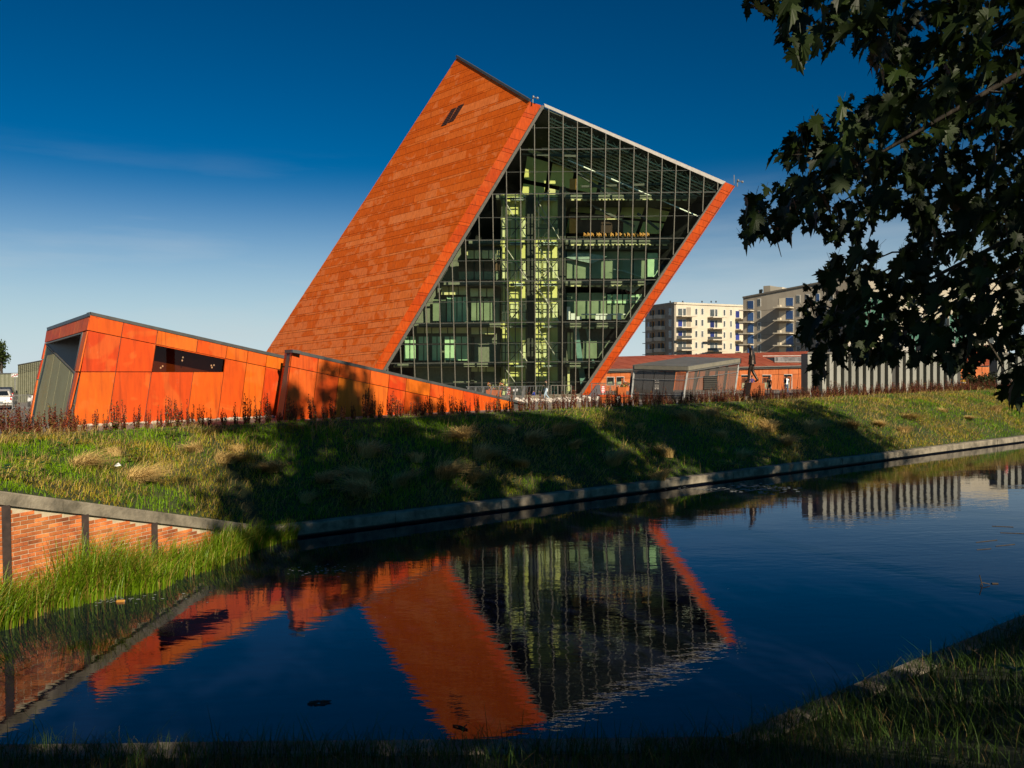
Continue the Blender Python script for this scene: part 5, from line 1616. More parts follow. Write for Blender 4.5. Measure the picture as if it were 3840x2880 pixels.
# ------------------------------------------------------------------ people
SKIN = mat('skin', (0.42, 0.24, 0.16), rough=0.6)
HAIRM = mat('dark_hair', (0.012, 0.009, 0.007), rough=0.5)
def fabric(n, c, c2=None, **k): return mat('cloth_' + n, c, c2 or tuple(v * 1.25 for v in c), scale=9, rough=0.9, **k)
def skin_figure(joints, bones, regions, mats, scale, fingers=True):
    """one continuous surface grown round a skeleton; faces take the material of the nearest bone"""
    names = list(joints)
    bm = bmesh.new(); lay = bm.verts.layers.skin.verify()
    vs_ = {}
    for n in names:
        p, r_ = joints[n]
        v = bm.verts.new(Vector(p) * scale); v[lay].radius = (r_[0] * scale, r_[1] * scale); vs_[n] = v
        if n == 'pelvis': v[lay].use_root = True
    for a, b_ in bones: bm.edges.new((vs_[a], vs_[b_]))
    me = bpy.data.meshes.new('skel'); bm.to_mesh(me); bm.free()
    o = bpy.data.objects.new('skel', me); col.objects.link(o)
    sk = o.modifiers.new('s', 'SKIN'); sk.use_smooth_shade = True; sk.branch_smoothing = 0.3
    sb = o.modifiers.new('d', 'SUBSURF'); sb.levels = 2; sb.render_levels = 2
    dg = bpy.context.evaluated_depsgraph_get(); dg.update()
    ev = o.evaluated_get(dg); out = bpy.data.meshes.new_from_object(ev)
    bpy.data.objects.remove(o)
    bm = bmesh.new(); bm.from_mesh(out)
    if fingers:
        for sd in 'LR':
            w, h = Vector(joints['wrist' + sd][0]), Vector(joints['hand' + sd][0])
            d_ = (h - w).normalized(); sx = d_.cross(Vector((0, 1, 0.2))).normalized()
            for k in range(5):
                mb = MB(); L_ = (.075, .085, .08, .065, .055)[k]
                if k == 4: a_ = w.lerp(h, .6) + sx * .03; e = a_ + (d_ * .6 + sx * .8).normalized() * L_
                else: a_ = h + sx * (.026 - .017 * k); e = a_ + d_ * L_
                m_ = a_.lerp(e, .55) + Vector((0, .012, 0))
                mb.tube([(a_ - d_ * .02) * scale, m_ * scale, (e + Vector((0, .02, 0))) * scale], [.010 * scale, .009 * scale, .006 * scale], 5)
                base = [bm.verts.new(v) for v in mb.v]
                for f in mb.f: bm.faces.new([base[i] for i in f])
    bmesh.ops.recalc_face_normals(bm, faces=bm.faces)
    segs = [(Vector(joints[a][0]) * scale, Vector(joints[b_][0]) * scale, regions.get((a, b_), 0)) for a, b_ in bones]
    for f in bm.faces:
        c = f.calc_center_median(); best = 1e9
        for a, b_, rg_ in segs:
            ab = b_ - a; k = max(0, min(1, (c - a).dot(ab) / max(ab.length_squared, 1e-9)))
            dd = (c - a - ab * k).length
            if dd < best: best = dd; f.material_index = rg_
        f.smooth = True
    out.materials.clear()
    for m in mats: out.materials.append(m)
    bm.to_mesh(out); bm.free()
    return out

BONES = [('pelvis', 'spine'), ('spine', 'chest'), ('chest', 'neck'), ('neck', 'head'), ('head', 'crown'), ('head', 'nose')]
REG = {('neck', 'head'): 2, ('head', 'crown'): 2, ('head', 'nose'): 2}
for sd in 'LR':
    BONES += [('chest', 'sh' + sd), ('sh' + sd, 'elbow' + sd), ('elbow' + sd, 'wrist' + sd), ('wrist' + sd, 'hand' + sd),
              ('pelvis', 'hip' + sd), ('hip' + sd, 'knee' + sd), ('knee' + sd, 'ankle' + sd), ('ankle' + sd, 'toe' + sd)]
    REG.update({('elbow' + sd, 'wrist' + sd): 4, ('wrist' + sd, 'hand' + sd): 2, ('hip' + sd, 'knee' + sd): 1, ('pelvis', 'hip' + sd): 1, ('knee' + sd, 'ankle' + sd): 1, ('ankle' + sd, 'toe' + sd): 3})
def pose(**kw):
    j = {'pelvis': ((0, 0, .95), (.135, .10)), 'spine': ((0, .005, 1.12), (.125, .092)), 'chest': ((0, 0, 1.33), (.15, .10)), 'neck': ((0, .0, 1.49), (.055, .055)),
         'head': ((0, .02, 1.60), (.078, .09)), 'crown': ((0, .01, 1.69), (.062, .075)), 'nose': ((0, .115, 1.60), (.014, .016))}
    for sd, s in (('L', -1), ('R', 1)):
        j.update({'sh' + sd: ((.185 * s, 0, 1.41), (.058, .058)), 'elbow' + sd: ((.225 * s, -.02, 1.13), (.042, .042)), 'wrist' + sd: ((.225 * s, .06, .89), (.028, .028)), 'hand' + sd: ((.222 * s, .08, .81), (.034, .018)),
                  'hip' + sd: ((.09 * s, 0, .88), (.088, .092)), 'knee' + sd: ((.095 * s, .015, .48), (.056, .06)), 'ankle' + sd: ((.095 * s, -.02, .09), (.038, .042)), 'toe' + sd: ((.105 * s, .14, .035), (.036, .03))})
    for k, p in kw.items(): j[k] = (p, j[k][1])
    return j
def person(label, xf, yfoot, yhead, face, cl, hair=True, hairs=1.0, kw=None, base=None, standh=1.74, sink=0.0):
    g = base or ground_at(xf, yfoot)
    px_h = (yfoot - yhead) * g.y / FPX
    sc = px_h / standh
    o = thing('person', label, 'person', g)
    j = pose(**(kw or {}))
    me = skin_figure(j, BONES, REG, cl, sc)
    b_ = bpy.data.objects.new('body', me); link(b_, o)
    if hair:
        h = Vector(j['head'][0]) * sc; c = Vector(j['crown'][0]) * sc
        mb = MB(); mb.ball(h.lerp(c, .6) + Vector((0, -.022, .012)) * sc, .098 * sc, .112 * sc, .105 * sc, 10, 7)
        if hairs > 1: mb.ball(h + Vector((0, -.10, -.02)) * sc, .06 * sc, .05 * sc, .06 * sc * hairs, 8, 6)
        me2 = mb.build('hair', HAIRM, None, smooth=True); me2.parent = o
    o.rotation_euler = (0, 0, face)
    return o, sc, j
def attach(o, mb, name, m):
    b_ = mb.build(name, m, None, smooth=True); b_.parent = o; return b_
WHITESHOE = mat('white_shoe', (0.75, 0.74, 0.72))
JEANS = fabric('pale_jeans', (0.32, 0.42, 0.50)); BJEANS = fabric('blue_jeans', (0.06, 0.10, 0.19)); BLACKC = fabric('black', (0.015, 0.015, 0.018))
stride = dict(kneeL=(-.09, .16, .50), ankleL=(-.09, .22, .10), toeL=(-.10, .37, .05), kneeR=(.09, .02, .47), ankleR=(.09, -.27, .13), toeR=(.10, -.14, .03))
# strolling woman reading a phone
kw = dict(stride); kw.update(elbowL=(-.24, .02, 1.15), wristL=(-.14, .24, 1.20), handL=(-.12, .30, 1.24))
w1, sc, j = person('woman in dark top and pale jeans walking with a white bag past the stones', 2049, 1499, 1424, R(100), [fabric('olive_top', (0.05, 0.045, 0.03)), JEANS, SKIN, WHITESHOE, fabric('olive_top', (0.05, 0.045, 0.03))], hairs=1.2, kw=kw)
mb = MB(); mb.box(Vector((.30, -.02, .82)) * sc, .05 * sc, .17 * sc, .13 * sc); mb.tube([Vector((.28, .12, .94)) * sc, Vector((.22, .02, 1.4)) * sc, Vector((.28, -.14, .94)) * sc], .012 * sc, 5); attach(w1, mb, 'shoulder_bag', M_WHITE)
mb = MB(); mb.box(Vector((-.12, .34, 1.28)) * sc, .035 * sc, .008 * sc, .07 * sc); attach(w1, mb, 'phone', M_DARK)
# two seated people
sit = dict(pelvis=(0, 0, .50), spine=(0, .03, .68), chest=(0, .08, .90), neck=(0, .14, 1.05), head=(0, .19, 1.15), crown=(0, .19, 1.24), nose=(0, .285, 1.14),
           hipL=(-.1, .05, .46), kneeL=(-.13, .45, .50), ankleL=(-.12, .44, .09), toeL=(-.13, .6, .04), hipR=(.1, .05, .46), kneeR=(.13, .45, .50), ankleR=(.12, .42, .09), toeR=(.13, .58, .04),
           shL=(-.19, .08, .98), elbowL=(-.25, .22, .74), wristL=(-.15, .42, .62), handL=(-.10, .48, .6), shR=(.19, .08, .98), elbowR=(.25, .22, .74), wristR=(.15, .42, .62), handR=(.10, .48, .6))
g = ground_at(2006, 1503)
person('person in a blue hoodie sitting with back turned beside the railing', 2006, 1503, 1463, R(70), [fabric('royal_blue', (0.02, 0.045, 0.28)), BLACKC, SKIN, BLACKC, fabric('royal_blue', (0.02, 0.045, 0.28))], kw=sit, standh=1.29)
MB().box(Vector((0, -.02, .2)), .3, .25, .2).build('concrete_seat', M_CONC, None, g + Vector((0, 0, 0)))
tag(bpy.data.objects['concrete_seat'], 'small concrete block used as a seat by the person in blue', 'seat')
bpy.data.objects['concrete_seat'].location = g
bpy.data.objects['concrete_seat'].data.transform(Matrix.Translation(g))
g2 = ground_at(2026, 1502)
person('person in dark clothes sitting behind the one in blue', 2026, 1502, 1464, R(20), [BLACKC, fabric('grey_trousers', (0.2, 0.2, 0.2)), SKIN, WHITESHOE, BLACKC], kw=sit, standh=1.29)
# people by the statue
person('person with dark hair half hidden behind the statue', 2820, 1478, 1409, R(170), [fabric('violet', (0.06, 0.04, 0.14)), BLACKC, SKIN, BLACKC, SKIN], kw={})
p5, sc, j = person('person in patterned brown jacket and black trousers walking right of the statue', 2885, 1481, 1413, R(15), [mat('cloth_pattern', (0.05, 0.03, 0.02), (0.42, 0.28, 0.16), scale=14, rough=.9, detail=2), BLACKC, SKIN, WHITESHOE, mat('cloth_pattern', (0.05, 0.03, 0.02))], hairs=1.5, kw=stride)
p6, sc, j = person('man in white T-shirt and blue jeans with a dark backpack seen from behind', 2950, 1480, 1409, R(-5), [fabric('white', (0.78, 0.78, 0.78)), BJEANS, SKIN, WHITESHOE, SKIN], kw=dict(stride, elbowR=(.25, .08, 1.14), wristR=(.17, .25, 1.15), handR=(.12, .3, 1.17)))
mb = MB(); mb.box(Vector((-.14, -.15, 1.25)) * sc, .07 * sc, .07 * sc, .2 * sc); mb.tube([Vector((-.12, -.1, 1.42)) * sc, Vector((-.12, .06, 1.46)) * sc, Vector((-.13, .11, 1.2)) * sc], .02 * sc, 5); attach(p6, mb, 'backpack', BLACKC)

# ------------------------------------------------------------------ statue on a weathering-steel plinth
BRONZE = mat('dark_bronze', (0.035, 0.026, 0.02), (0.075, 0.055, 0.042), scale=6, rough=0.42, metal=0.75, bump=.4, bscale=14)
pg = at(*ZF(1462, 1262), PD + 4); pg.z = gz(pg)
Ds = pg.y
monu = thing('statue', 'tall dark bronze statue of a walking man on an angular rust steel plinth', 'statue', pg)
q = lambda x, y, dd=0: at(*ZF(x, y), Ds + dd)
MB().prism([q(1437, 1093), q(1572, 1098), q(1566, 1290), q(1400, 1290)], Vector((0.2, 2.2, 0))).build('plinth', corten('plinth_steel', [(0.30, 0.07, 0.012), (0.32, 0.075, 0.014)], (0.36, 0.11, 0.03), .3, 2), monu)
MB().add([q(1436, 1093, -.02), q(1398, 1290, -.02), q(1350, 1290, 1.4), q(1386, 1088, 1.4)], [(0, 1, 2, 3)]).add([q(1386, 1088, 1.4), q(1436, 1093, -.02), q(1440, 1092, 2.0)], [(0, 1, 2)]).build('plinth_flank', mat('plinth_shade', (0.06, 0.045, 0.04), (0.1, 0.07, 0.06)), monu)  # left flank of the steel block, its shade put into the colour
foot = q(1440, 1090, .9)
hs = (1090 - 672) * .36166 * Ds / FPX
sj = pose(kneeL=(-.09, .10, .50), ankleL=(-.09, .14, .09), toeL=(-.1, .30, .04), kneeR=(.10, .0, .49), ankleR=(.11, -.22, .10), toeR=(.12, -.08, .03),
          pelvis=(0, -.02, .95), spine=(0, .0, 1.13), chest=(0, .03, 1.34), neck=(0, .07, 1.50), head=(0, .12, 1.59), crown=(0, .115, 1.68), nose=(0, .215, 1.575),
          elbowL=(-.24, -.02, 1.14), wristL=(-.2, .06, .92), handL=(-.17, .1, .84), elbowR=(.24, -.04, 1.13), wristR=(.22, .03, .90), handR=(.19, .07, .82))
sj['pelvis'] = (sj['pelvis'][0], (.16, .13)); sj['chest'] = (sj['chest'][0], (.175, .13)); sj['spine'] = (sj['spine'][0], (.15, .12))
for sd in 'LR':
    sj['knee' + sd] = (sj['knee' + sd][0], (.075, .08)); sj['ankle' + sd] = (sj['ankle' + sd][0], (.055, .058)); sj['elbow' + sd] = (sj['elbow' + sd][0], (.056, .056)); sj['toe' + sd] = (sj['toe' + sd][0], (.045, .036))
me = skin_figure(sj, BONES, {}, [BRONZE], hs / 1.74)
fo = bpy.data.objects.new('figure', me); link(fo, monu); fo.location = foot - pg; fo.rotation_euler = (0, 0, R(62))
mb = MB(); sc = hs / 1.74
ring = []
for k in range(12):
    a = 2 * math.pi * k / 12
    ring.append(Vector((math.cos(a) * .2, math.sin(a) * .15, 0)))
for z0, z1, s0, s1 in ((.80, .97, 1.12, .98), (.97, 1.2, .98, .92)):
    V0 = [(r_ * s0 + Vector((0, 0, z0))) * sc for r_ in ring]; V1 = [(r_ * s1 + Vector((0, 0, z1))) * sc for r_ in ring]
    mb.add(V0 + V1, [(k, (k + 1) % 12, 12 + (k + 1) % 12, 12 + k) for k in range(12)])
jk = mb.build('jacket_skirt', BRONZE, None, smooth=True); jk.parent = monu; jk.location = foot - pg; jk.rotation_euler = (0, 0, R(62))

# ------------------------------------------------------------------ plaza furniture in front of the tower
M_RUST = corten('planter_steel', [(0.36, 0.08, 0.012), (0.42, 0.1, 0.016)], (0.45, 0.14, 0.03), .3, 2)
FLW = foliage('flower_leaf', True, trans=.2)
def planter(label, x0, y0, x1, y1, fx0, fx1, fy0, fy1, base=None):
    g = ground_at((x0 + x1) / 2, y1); Dp = g.y
    o = thing('planter', label, 'planter', g)
    c = [at(x0, y0, Dp), at(x1, y0, Dp), at(x1 - 1, y1 + 1, Dp), at(x0 + 1, y1 + 1, Dp)]
    MB().prism(c, Vector((0, 1.0, 0))).build('trough', M_RUST, o)
    V = []; F = []; C_ = []; r_ = random.Random(int(x0))
    for k in range(520):
        p = at(r_.uniform(fx0, fx1), 0, Dp + r_.uniform(0, 1.0)); q_ = r_.random()
        zt = at(x0, fy0, Dp).z; zb = at(x0, fy1, Dp).z
        p.z = zb + (zt - zb) * r_.random() ** .8 * (0.6 + .4 * math.sin(p.x * 5))
        s = r_.uniform(.04, .09)
        d1 = Vector((r_.gauss(0, 1), r_.gauss(0, 1), r_.gauss(0, 1))).normalized(); d2 = d1.cross(Vector((r_.gauss(0, 1), r_.gauss(0, 1), 1))).normalized()
        b_ = len(V); V += [tuple(p - d1 * s), tuple(p + d2 * s), tuple(p + d1 * s), tuple(p - d2 * s)]; F.append((b_, b_ + 1, b_ + 2, b_ + 3))
        cc = (0.05, 0.10, 0.02) if q_ < .5 else ((0.6, 0.35, 0.06) if q_ < .7 else ((0.65, 0.14, 0.12) if q_ < .85 else (0.7, 0.5, 0.4)))
        C_ += [cc] * 4
    f_ = quick_mesh('flowers', V, F, FLW, parent=o, attr=np.array(C_)); tag(f_, kind='stuff')
planter('rust steel planter of orange flowers behind the grey railing', *Z7(505, 505), *Z7(665, 590), *[Z7(x, 0)[0] for x in (482, 682)], Z7(0, 425)[1], Z7(0, 508)[1])
planter('rust steel planter of yellow flowers right of the tower foot', *Z7(1872, 474), *Z7(1960, 575), *[Z7(x, 0)[0] for x in (1850, 1962)], Z7(0, 425)[1], Z7(0, 478)[1])
def at_g(x, y):
    return ground_at(x, y)
a = ground_at(*Z7(300, 612)); b_ = ground_at(*Z7(905, 612)); 
railing('stair_railing', 'grey metal railing with slanted posts between ramp wall and seated people', a, b_, 1.15, 44, M_STEEL, .18, 6)
a = ground_at(*Z7(890, 606)); b_ = ground_at(*Z7(1130, 604))
railing('stair_railing', 'grey metal railing beside the walking woman', a, b_, 1.15, 8, M_STEEL, .18, 4)
a = ground_at(*Z7(1180, 594)); b_ = ground_at(*Z7(1390, 592))
railing('stair_railing', 'thin dark railing before the glass front right of the walking woman', a, b_, 1.15, 6, M_GREY, 0, 2)
a = ground_at(*Z7(1600, 575)); b_ = ground_at(*Z7(1860, 575))
railing('stair_railing', 'grey barred railing with red notice at the right foot of the tower', a, b_, 1.25, 20, M_GREY, 0, 5)
def sign(name, label, x0, y0, x1, y1, m, marks, mk, dp, post=True, cat='sign'):
    g = at((x0 + x1) / 2, y1, dp); gb = Vector((g.x, g.y, gz(g)))
    o = thing(name, label, cat, gb)
    pl_ = Pln(g, (0, -1, 0))
    MB().prism([pl_.hit(x, y) for x, y in ((x0, y0), (x1, y0), (x1, y1), (x0, y1))], Vector((0, .04, 0))).build('plate', m, o)
    if marks:
        mb = MB()
        for (a0, b0, a1, b1) in marks:
            mb.prism([pl_.hit(x0 + (x1 - x0) * u_, y0 + (y1 - y0) * v_, .004) for u_, v_ in ((a0, b0), (a1, b0), (a1, b1), (a0, b1))], Vector((0, -.008, 0)))
        mb.build('symbols', mk, o)
    if post: MB().bar(gb, Vector((gb.x, gb.y + .07, g.z + .2)), .06).build('post', M_STEEL, o)
    return o
M_RED = mat('sign_red', (0.45, 0.02, 0.02), (0.5, 0.03, 0.03))
mk4 = [(.2, .07, .8, .2), (.18, .3, .45, .5), (.55, .3, .82, .5), (.18, .58, .45, .78), (.55, .58, .82, .78), (.25, .86, .75, .92)]
sign('notice_sign', 'red notice with white symbols fixed to the railing by the planter', *Z7(720, 476), *Z7(760, 556), M_RED, mk4, M_WHITE, ground_at(*Z7(740, 612)).y - .3)
sign('notice_sign', 'red notice with white symbols at the right foot of the tower', *Z7(1697, 462), *Z7(1740, 536), M_RED, mk4, M_WHITE, ground_at(*Z7(1718, 575)).y - .3)
sign('access_sign', 'small white wheelchair symbol sign beside the red notice', *Z7(780, 490), *Z7(842, 520), M_DARK, [(.08, .3, .35, .95), (.2, .05, .3, .3), (.3, .6, .5, .95), (.6, .1, .95, .4), (.6, .5, .8, .9)], M_WHITE, ground_at(*Z7(810, 612)).y + .4)
# rust benches / low walls at the tower foot
for (x0, x1, lab) in ((1688, 1850, 'long rust orange box bench at the foot of the tower'), (1905, 2002, 'short rust orange box bench beside the glass pavilion')):
    p0 = ground_at(*Z7(x0, 640)); p1 = ground_at(*Z7(x1, 640)); Dp = p0.y
    pts = [at(*Z7(x, y), Dp) for x, y in ((x0 + 8, 574), (x1 - 6, 574), (x1, 655), (x0, 655))]
    o = thing('box_bench', lab, 'bench', p0)
    MB().prism(pts, Vector((.05, 1.2, 0))).build('base', M_RUST, o)
    MB().prism([pts[0] + Vector((-.05, -.06, 0)), pts[1] + Vector((.05, -.06, 0)), pts[1] + Vector((.05, 1.26, 0)), pts[0] + Vector((-.05, 1.26, 0))], Vector((0, 0, .07))).build('seat', M_RIM, o)
# low concrete ledge at the tower base
a = ground_at(*Z7(900, 600)); b_ = ground_at(*Z7(1480, 592))
tag(MB().bar(a + Vector((0, 1.5, .15)), b_ + Vector((0, 1.5, .15)), 1.2, .35).build('stone_ledge', M_CONC, None, a), 'low grey concrete ledge along the foot of the glass front', 'ledge')
sv = at(*Z7(1640, 520), 66)
tag(MB().prism([at(*Z7(x, y), 72) for x, y in ((1650, 455), (1690, 452), (1690, 575), (1560, 575))], Vector((0, .4, 0))).build('ramp_parapet', mat('violet_grey', (0.06, 0.055, 0.065), (0.09, 0.08, 0.09)), None, at(*Z7(1650, 575), 72)), 'dark triangular parapet leaning against the right foot of the tower', 'wall')

# ------------------------------------------------------------------ far left: car park
cg = ground_at(20, 1538); cD = cg.y; pm = FPX / cD
def bevel(o, w=.05, s=2):
    m = o.modifiers.new('b', 'BEVEL'); m.width = w; m.segments = s; m.limit_method = 'ANGLE'; return o
def car(label, cx, cy, paint, rz, group=None):
    """rear towards -Y"""
    g = cx
    o = thing('parked_car', label, 'car', g, group)
    Rz = Matrix.Rotation(rz, 4, 'Z')
    def T(mb): mb.v = [g + Rz @ v for v in mb.v]; return mb
    prof = [(0, .32), (0.02, .55), (.06, .92), (.16, .98), (3.1, .98), (4.05, .82), (4.2, .55), (4.18, .3), (3.7, .22), (.3, .22)]
    bevel(T(MB().prism([(-.86, y, z) for y, z in prof], Vector((1.72, 0, 0)))).build('body', paint, o), .09, 3)
    gh = [(.12, .96), (.34, 1.40), (.6, 1.5), (2.0, 1.5), (3.0, .98)]
    mb = MB(); A_ = [Vector((-.80 + (.14 if z > 1.2 else 0), y, z)) for y, z in gh]; B_ = [Vector((-v.x, v.y, v.z)) for v in A_]
    mb.add(A_ + B_, [(0, 1, 2, 3, 4), (9, 8, 7, 6, 5), (0, 5, 6, 1), (1, 6, 7, 2), (2, 7, 8, 3), (3, 8, 9, 4)])
    bevel(T(mb).build('cabin', paint, o), .05, 2)
    gl = mat('car_glass', (0.01, 0.012, 0.014), rough=.05)
    T(MB().prism([(-.62, .165, 1.04), (.62, .165, 1.04), (.53, .315, 1.36), (-.53, .315, 1.36)], Vector((0, -.02, .01)))).build('rear_window', gl, o)
    for s in (-1, 1):
        T(MB().prism([(s * .785, .5, 1.03), (s * .66, .62, 1.42), (s * .66, 2.0, 1.42), (s * .785, 2.7, 1.03)], Vector((s * .015, 0, 0)))).build('side_window', gl, o)
        T(MB().prism([(s * .87, .02, .72), (s * .87, .25, .75), (s * .85, .2, 1.0), (s * .7, .08, 1.0), (s * .68, .0, .72)], Vector((0, -.02, .005)))).build('tail_light', mat('tail_red', (0.5, 0.01, 0.01), rough=.2), o)
        for y in (.85, 3.35):
            w_ = T(MB().tube([(s * .68, y, .31), (s * .875, y, .31)], .31, 16)).build('wheel', mat('tyre', (0.012, 0.012, 0.012), rough=.8), o)
            T(MB().tube([(s * .86, y, .31), (s * .885, y, .31)], .19, 12)).build('rim', M_STEEL, w_)
    bevel(T(MB().box((0, -.02, .43), .84, .07, .1)).build('bumper', paint, o), .03)
    T(MB().box((0, -.1, .68), .26, .012, .06)).build('number_plate', M_WHITE, o)
    T(MB().box((0, -.105, .5), .8, .012, .02)).build('bumper_strip', M_DARK, o)
    return o
SILVER = mat('silver_paint', (0.45, 0.43, 0.40), rough=.3, metal=.5)
car('silver estate car parked at the left edge seen from behind', Vector((at(-4, 1538, cD).x, cD, cg.z)), 0, SILVER, R(31))
g = ground_at(40, 1524); car('dark car parked beyond the silver one', Vector((at(8, 1524, g.y + 3).x, g.y + 3, g.z)), 0, mat('dark_paint', (0.02, 0.022, 0.03), rough=.25), R(28))
# steel crowd barrier
a = ground_at(*Z8(205, 1150)); b_ = at(*Z8(520, 1135), a.y + .6); b_.z = gz(b_)
br = thing('crowd_barrier', 'galvanised steel crowd barrier standing beside the silver car', 'barrier', a)
hh = (1150 - 895) * .226 * a.y / FPX; dv = b_ - a; up_ = Vector((0, 0, 1))
MB().tube([a + up_ * .08, a + up_ * (hh - .12), a + dv * .05 + up_ * hh, b_ - dv * .05 + up_ * hh, b_ + up_ * (hh - .12), b_ + up_ * .08], .03, 6).build('frame', M_STEEL, br)
MB().tube([a + up_ * .2, b_ + up_ * .2], .022, 6).build('bottom_rail', M_STEEL, br)
for k in range(1, 15): MB().tube([a + dv * (k / 15) + up_ * .2, a + dv * (k / 15) + up_ * hh], .012, 5).build('bar', M_STEEL, br)
for k in (.1, .9):
    p = a + dv * k; MB().tube([p + Vector((-.1, -.4, .02)), p + up_ * .22, p + Vector((.1, .4, .02))], .025, 5).build('foot', M_STEEL, br)
# white scooter
sg = ground_at(*Z8(500, 1105)); sg = at(*Z8(512, 1105), sg.y); sg.z = gz(sg)
sco = thing('motor_scooter', 'white motor scooter parked behind the crowd barrier', 'scooter', sg)
for y in (-.1, 1.15):
    w_ = MB().tube([sg + Vector((-.06, y, .25)), sg + Vector((.06, y, .25))], .25, 14).build('wheel', MATS['tyre'], sco)
bevel(MB().prism([sg + Vector((-.22, y, z)) for y, z in ((-.1, .55), (.05, .95), (.15, .95), (.2, .35), (.75, .35), (.8, .75), (1.4, .8), (1.35, .4), (.9, .25), (.1, .25))], Vector((.44, 0, 0))).build('fairing', M_WHITE, sco), .05)
MB().box(sg + Vector((0, 1.0, .84)), .16, .35, .06).build('seat', M_DARK, sco)
MB().tube([sg + Vector((-.34, .08, 1.05)), sg + Vector((0, .05, 1.0)), sg + Vector((.34, .08, 1.05))], .025, 6).build('handlebar', M_DARK, sco)
MB().ball(sg + Vector((0, -.06, .92)), .12, .08, .1).build('headlight', M_STEEL, sco)
for s in (-1, 1):
    m_ = MB().tube([sg + Vector((s * .25, .08, 1.05)), sg + Vector((s * .33, .05, 1.22))], .012, 5); m_.ball(sg + Vector((s * .34, .05, 1.26)), .06, .02, .05); m_.build('mirror', M_DARK, sco)
# TAXI end sign
tg = ground_at(*Z8(252, 1010)); tD = tg.y + 6; tg = at(*Z8(252, 1010), tD); tg.z = gz(tg)
ts_ = thing('taxi_sign', 'white TAXI sign with a red diagonal stroke on a grey post', 'sign', tg)
pl_ = Pln(tg, (0, -1, 0))
MB().prism([pl_.hit(*Z8(x, y)) for x, y in ((188, 535), (312, 535), (312, 592), (188, 592))], Vector((0, .04, 0))).build('plate', M_WHITE, ts_)
MB().prism([pl_.hit(*Z8(x, y), .02) for x, y in ((190, 588), (200, 590), (311, 545), (311, 538), (300, 537))], Vector((0, -.004, 0))).build('red_stroke', M_RED, ts_)
MB().tube([tg, tg + Vector((0, .06, pl_.hit(*Z8(250, 590)).z - tg.z + .4))], .05, 8).build('post', M_STEEL, ts_)
fc = bpy.data.curves.new('taxi_text', 'FONT'); fc.body = 'TAXI'; fc.align_x = 'CENTER'; fc.align_y = 'CENTER'; fc.size = 48 * .226 * tD / FPX * 1.25; fc.extrude = .004
to = bpy.data.objects.new('tmp', fc); col.objects.link(to)
dg = bpy.context.evaluated_depsgraph_get(); dg.update(); tm = bpy.data.meshes.new_from_object(to.evaluated_get(dg)); bpy.data.objects.remove(to)
tm.materials.clear(); tm.materials.append(M_DARK)
to = bpy.data.objects.new('lettering', tm); link(to, ts_); c = pl_.hit(*Z8(250, 563), .012); to.location = c - tg; to.rotation_euler = (R(90), 0, 0)
# grey green sheds
def shed(label, x0, x1, yt0, yt1, yb, dp, nr, vent):
    a = at(x0, yb, dp); b_ = at(x1, yb, dp + 2); a.z = gz(a); b_.z = a.z
    o = thing('ribbed_shed', label, 'shed', a)
    pl = vplane(a, b_)
    P = [pl.hit(x0, yt0), pl.hit(x1, yt1), pl.hit(x1, yb + 6), pl.hit(x0, yb + 6)]
    ex = (b_ - CAM); ex.z = 0; ex.normalize()
    MB().prism(P, ex * 5).build('body', mat('shed_olive', (0.12, 0.125, 0.075), (0.16, 0.165, 0.10), scale=.8), o)
    for k in range(nr):
        f = (k + .5) / nr; x = x0 + (x1 - x0) * f; yt = yt0 + (yt1 - yt0) * f
        MB().prism([pl.hit(x - (x1 - x0) / nr * .3, yt + 3, .01), pl.hit(x + (x1 - x0) / nr * .3, yt + 3, .01), pl.hit(x + (x1 - x0) / nr * .3, yb + 5, .01), pl.hit(x - (x1 - x0) / nr * .3, yb + 5, .01)], pl.n * .12).build('rib', mat('shed_rib', (0.15, 0.155, 0.095), (0.2, 0.2, 0.13)), o)
        if vent:
            for q_ in range(5):
                y = yt + 6 + q_ * 6
                MB().prism([pl.hit(x - 1.6, y, .14), pl.hit(x + 1.6, y, .14), pl.hit(x + 1.6, y + 3, .14), pl.hit(x - 1.6, y + 3, .14)], pl.n * .01).build('vent_hole', M_DARK, o)
    MB().prism([pl.hit(x0 - 1, yt0 - 2, .1), pl.hit(x1 + 1, yt1 - 2, .1), pl.hit(x1 + 1, yt1 + 1, .1), pl.hit(x0 - 1, yt0 + 1, .1)], ex * 5).build('roof_edge', M_TRIM, o)
shed('tall olive ribbed metal shed with vent holes behind the entrance building', 67, 165, 1369, 1350, 1512, 74, 13, True)
shed('lower olive metal shed beyond the parked cars at the left edge', -80, 66, 1402, 1400, 1500, 82, 9, False)
# red and yellow posts, round bush far right
for (x, y0, y1, m, lab) in ((3612, 1425, 1465, mat('post_yellow', (0.6, 0.36, 0.02)), 'yellow post beside the orange block at the right'), (3772, 1428, 1472, M_RED, 'red post near the right edge behind the bank')):
    g = ground_at(x, y1); h = (y1 - y0) * g.y / FPX
    o = thing('marker_post', lab, 'post', g)
    MB().tube([g, g + Vector((0, 0, h * .9)), g + Vector((0, 0, h))], [.14, .14, .07], 10).build('shaft', m, o)
    MB().tube([g + Vector((0, 0, h * .72)), g + Vector((0, 0, h * .8))], .18, 10).build('collar', M_WHITE, o)

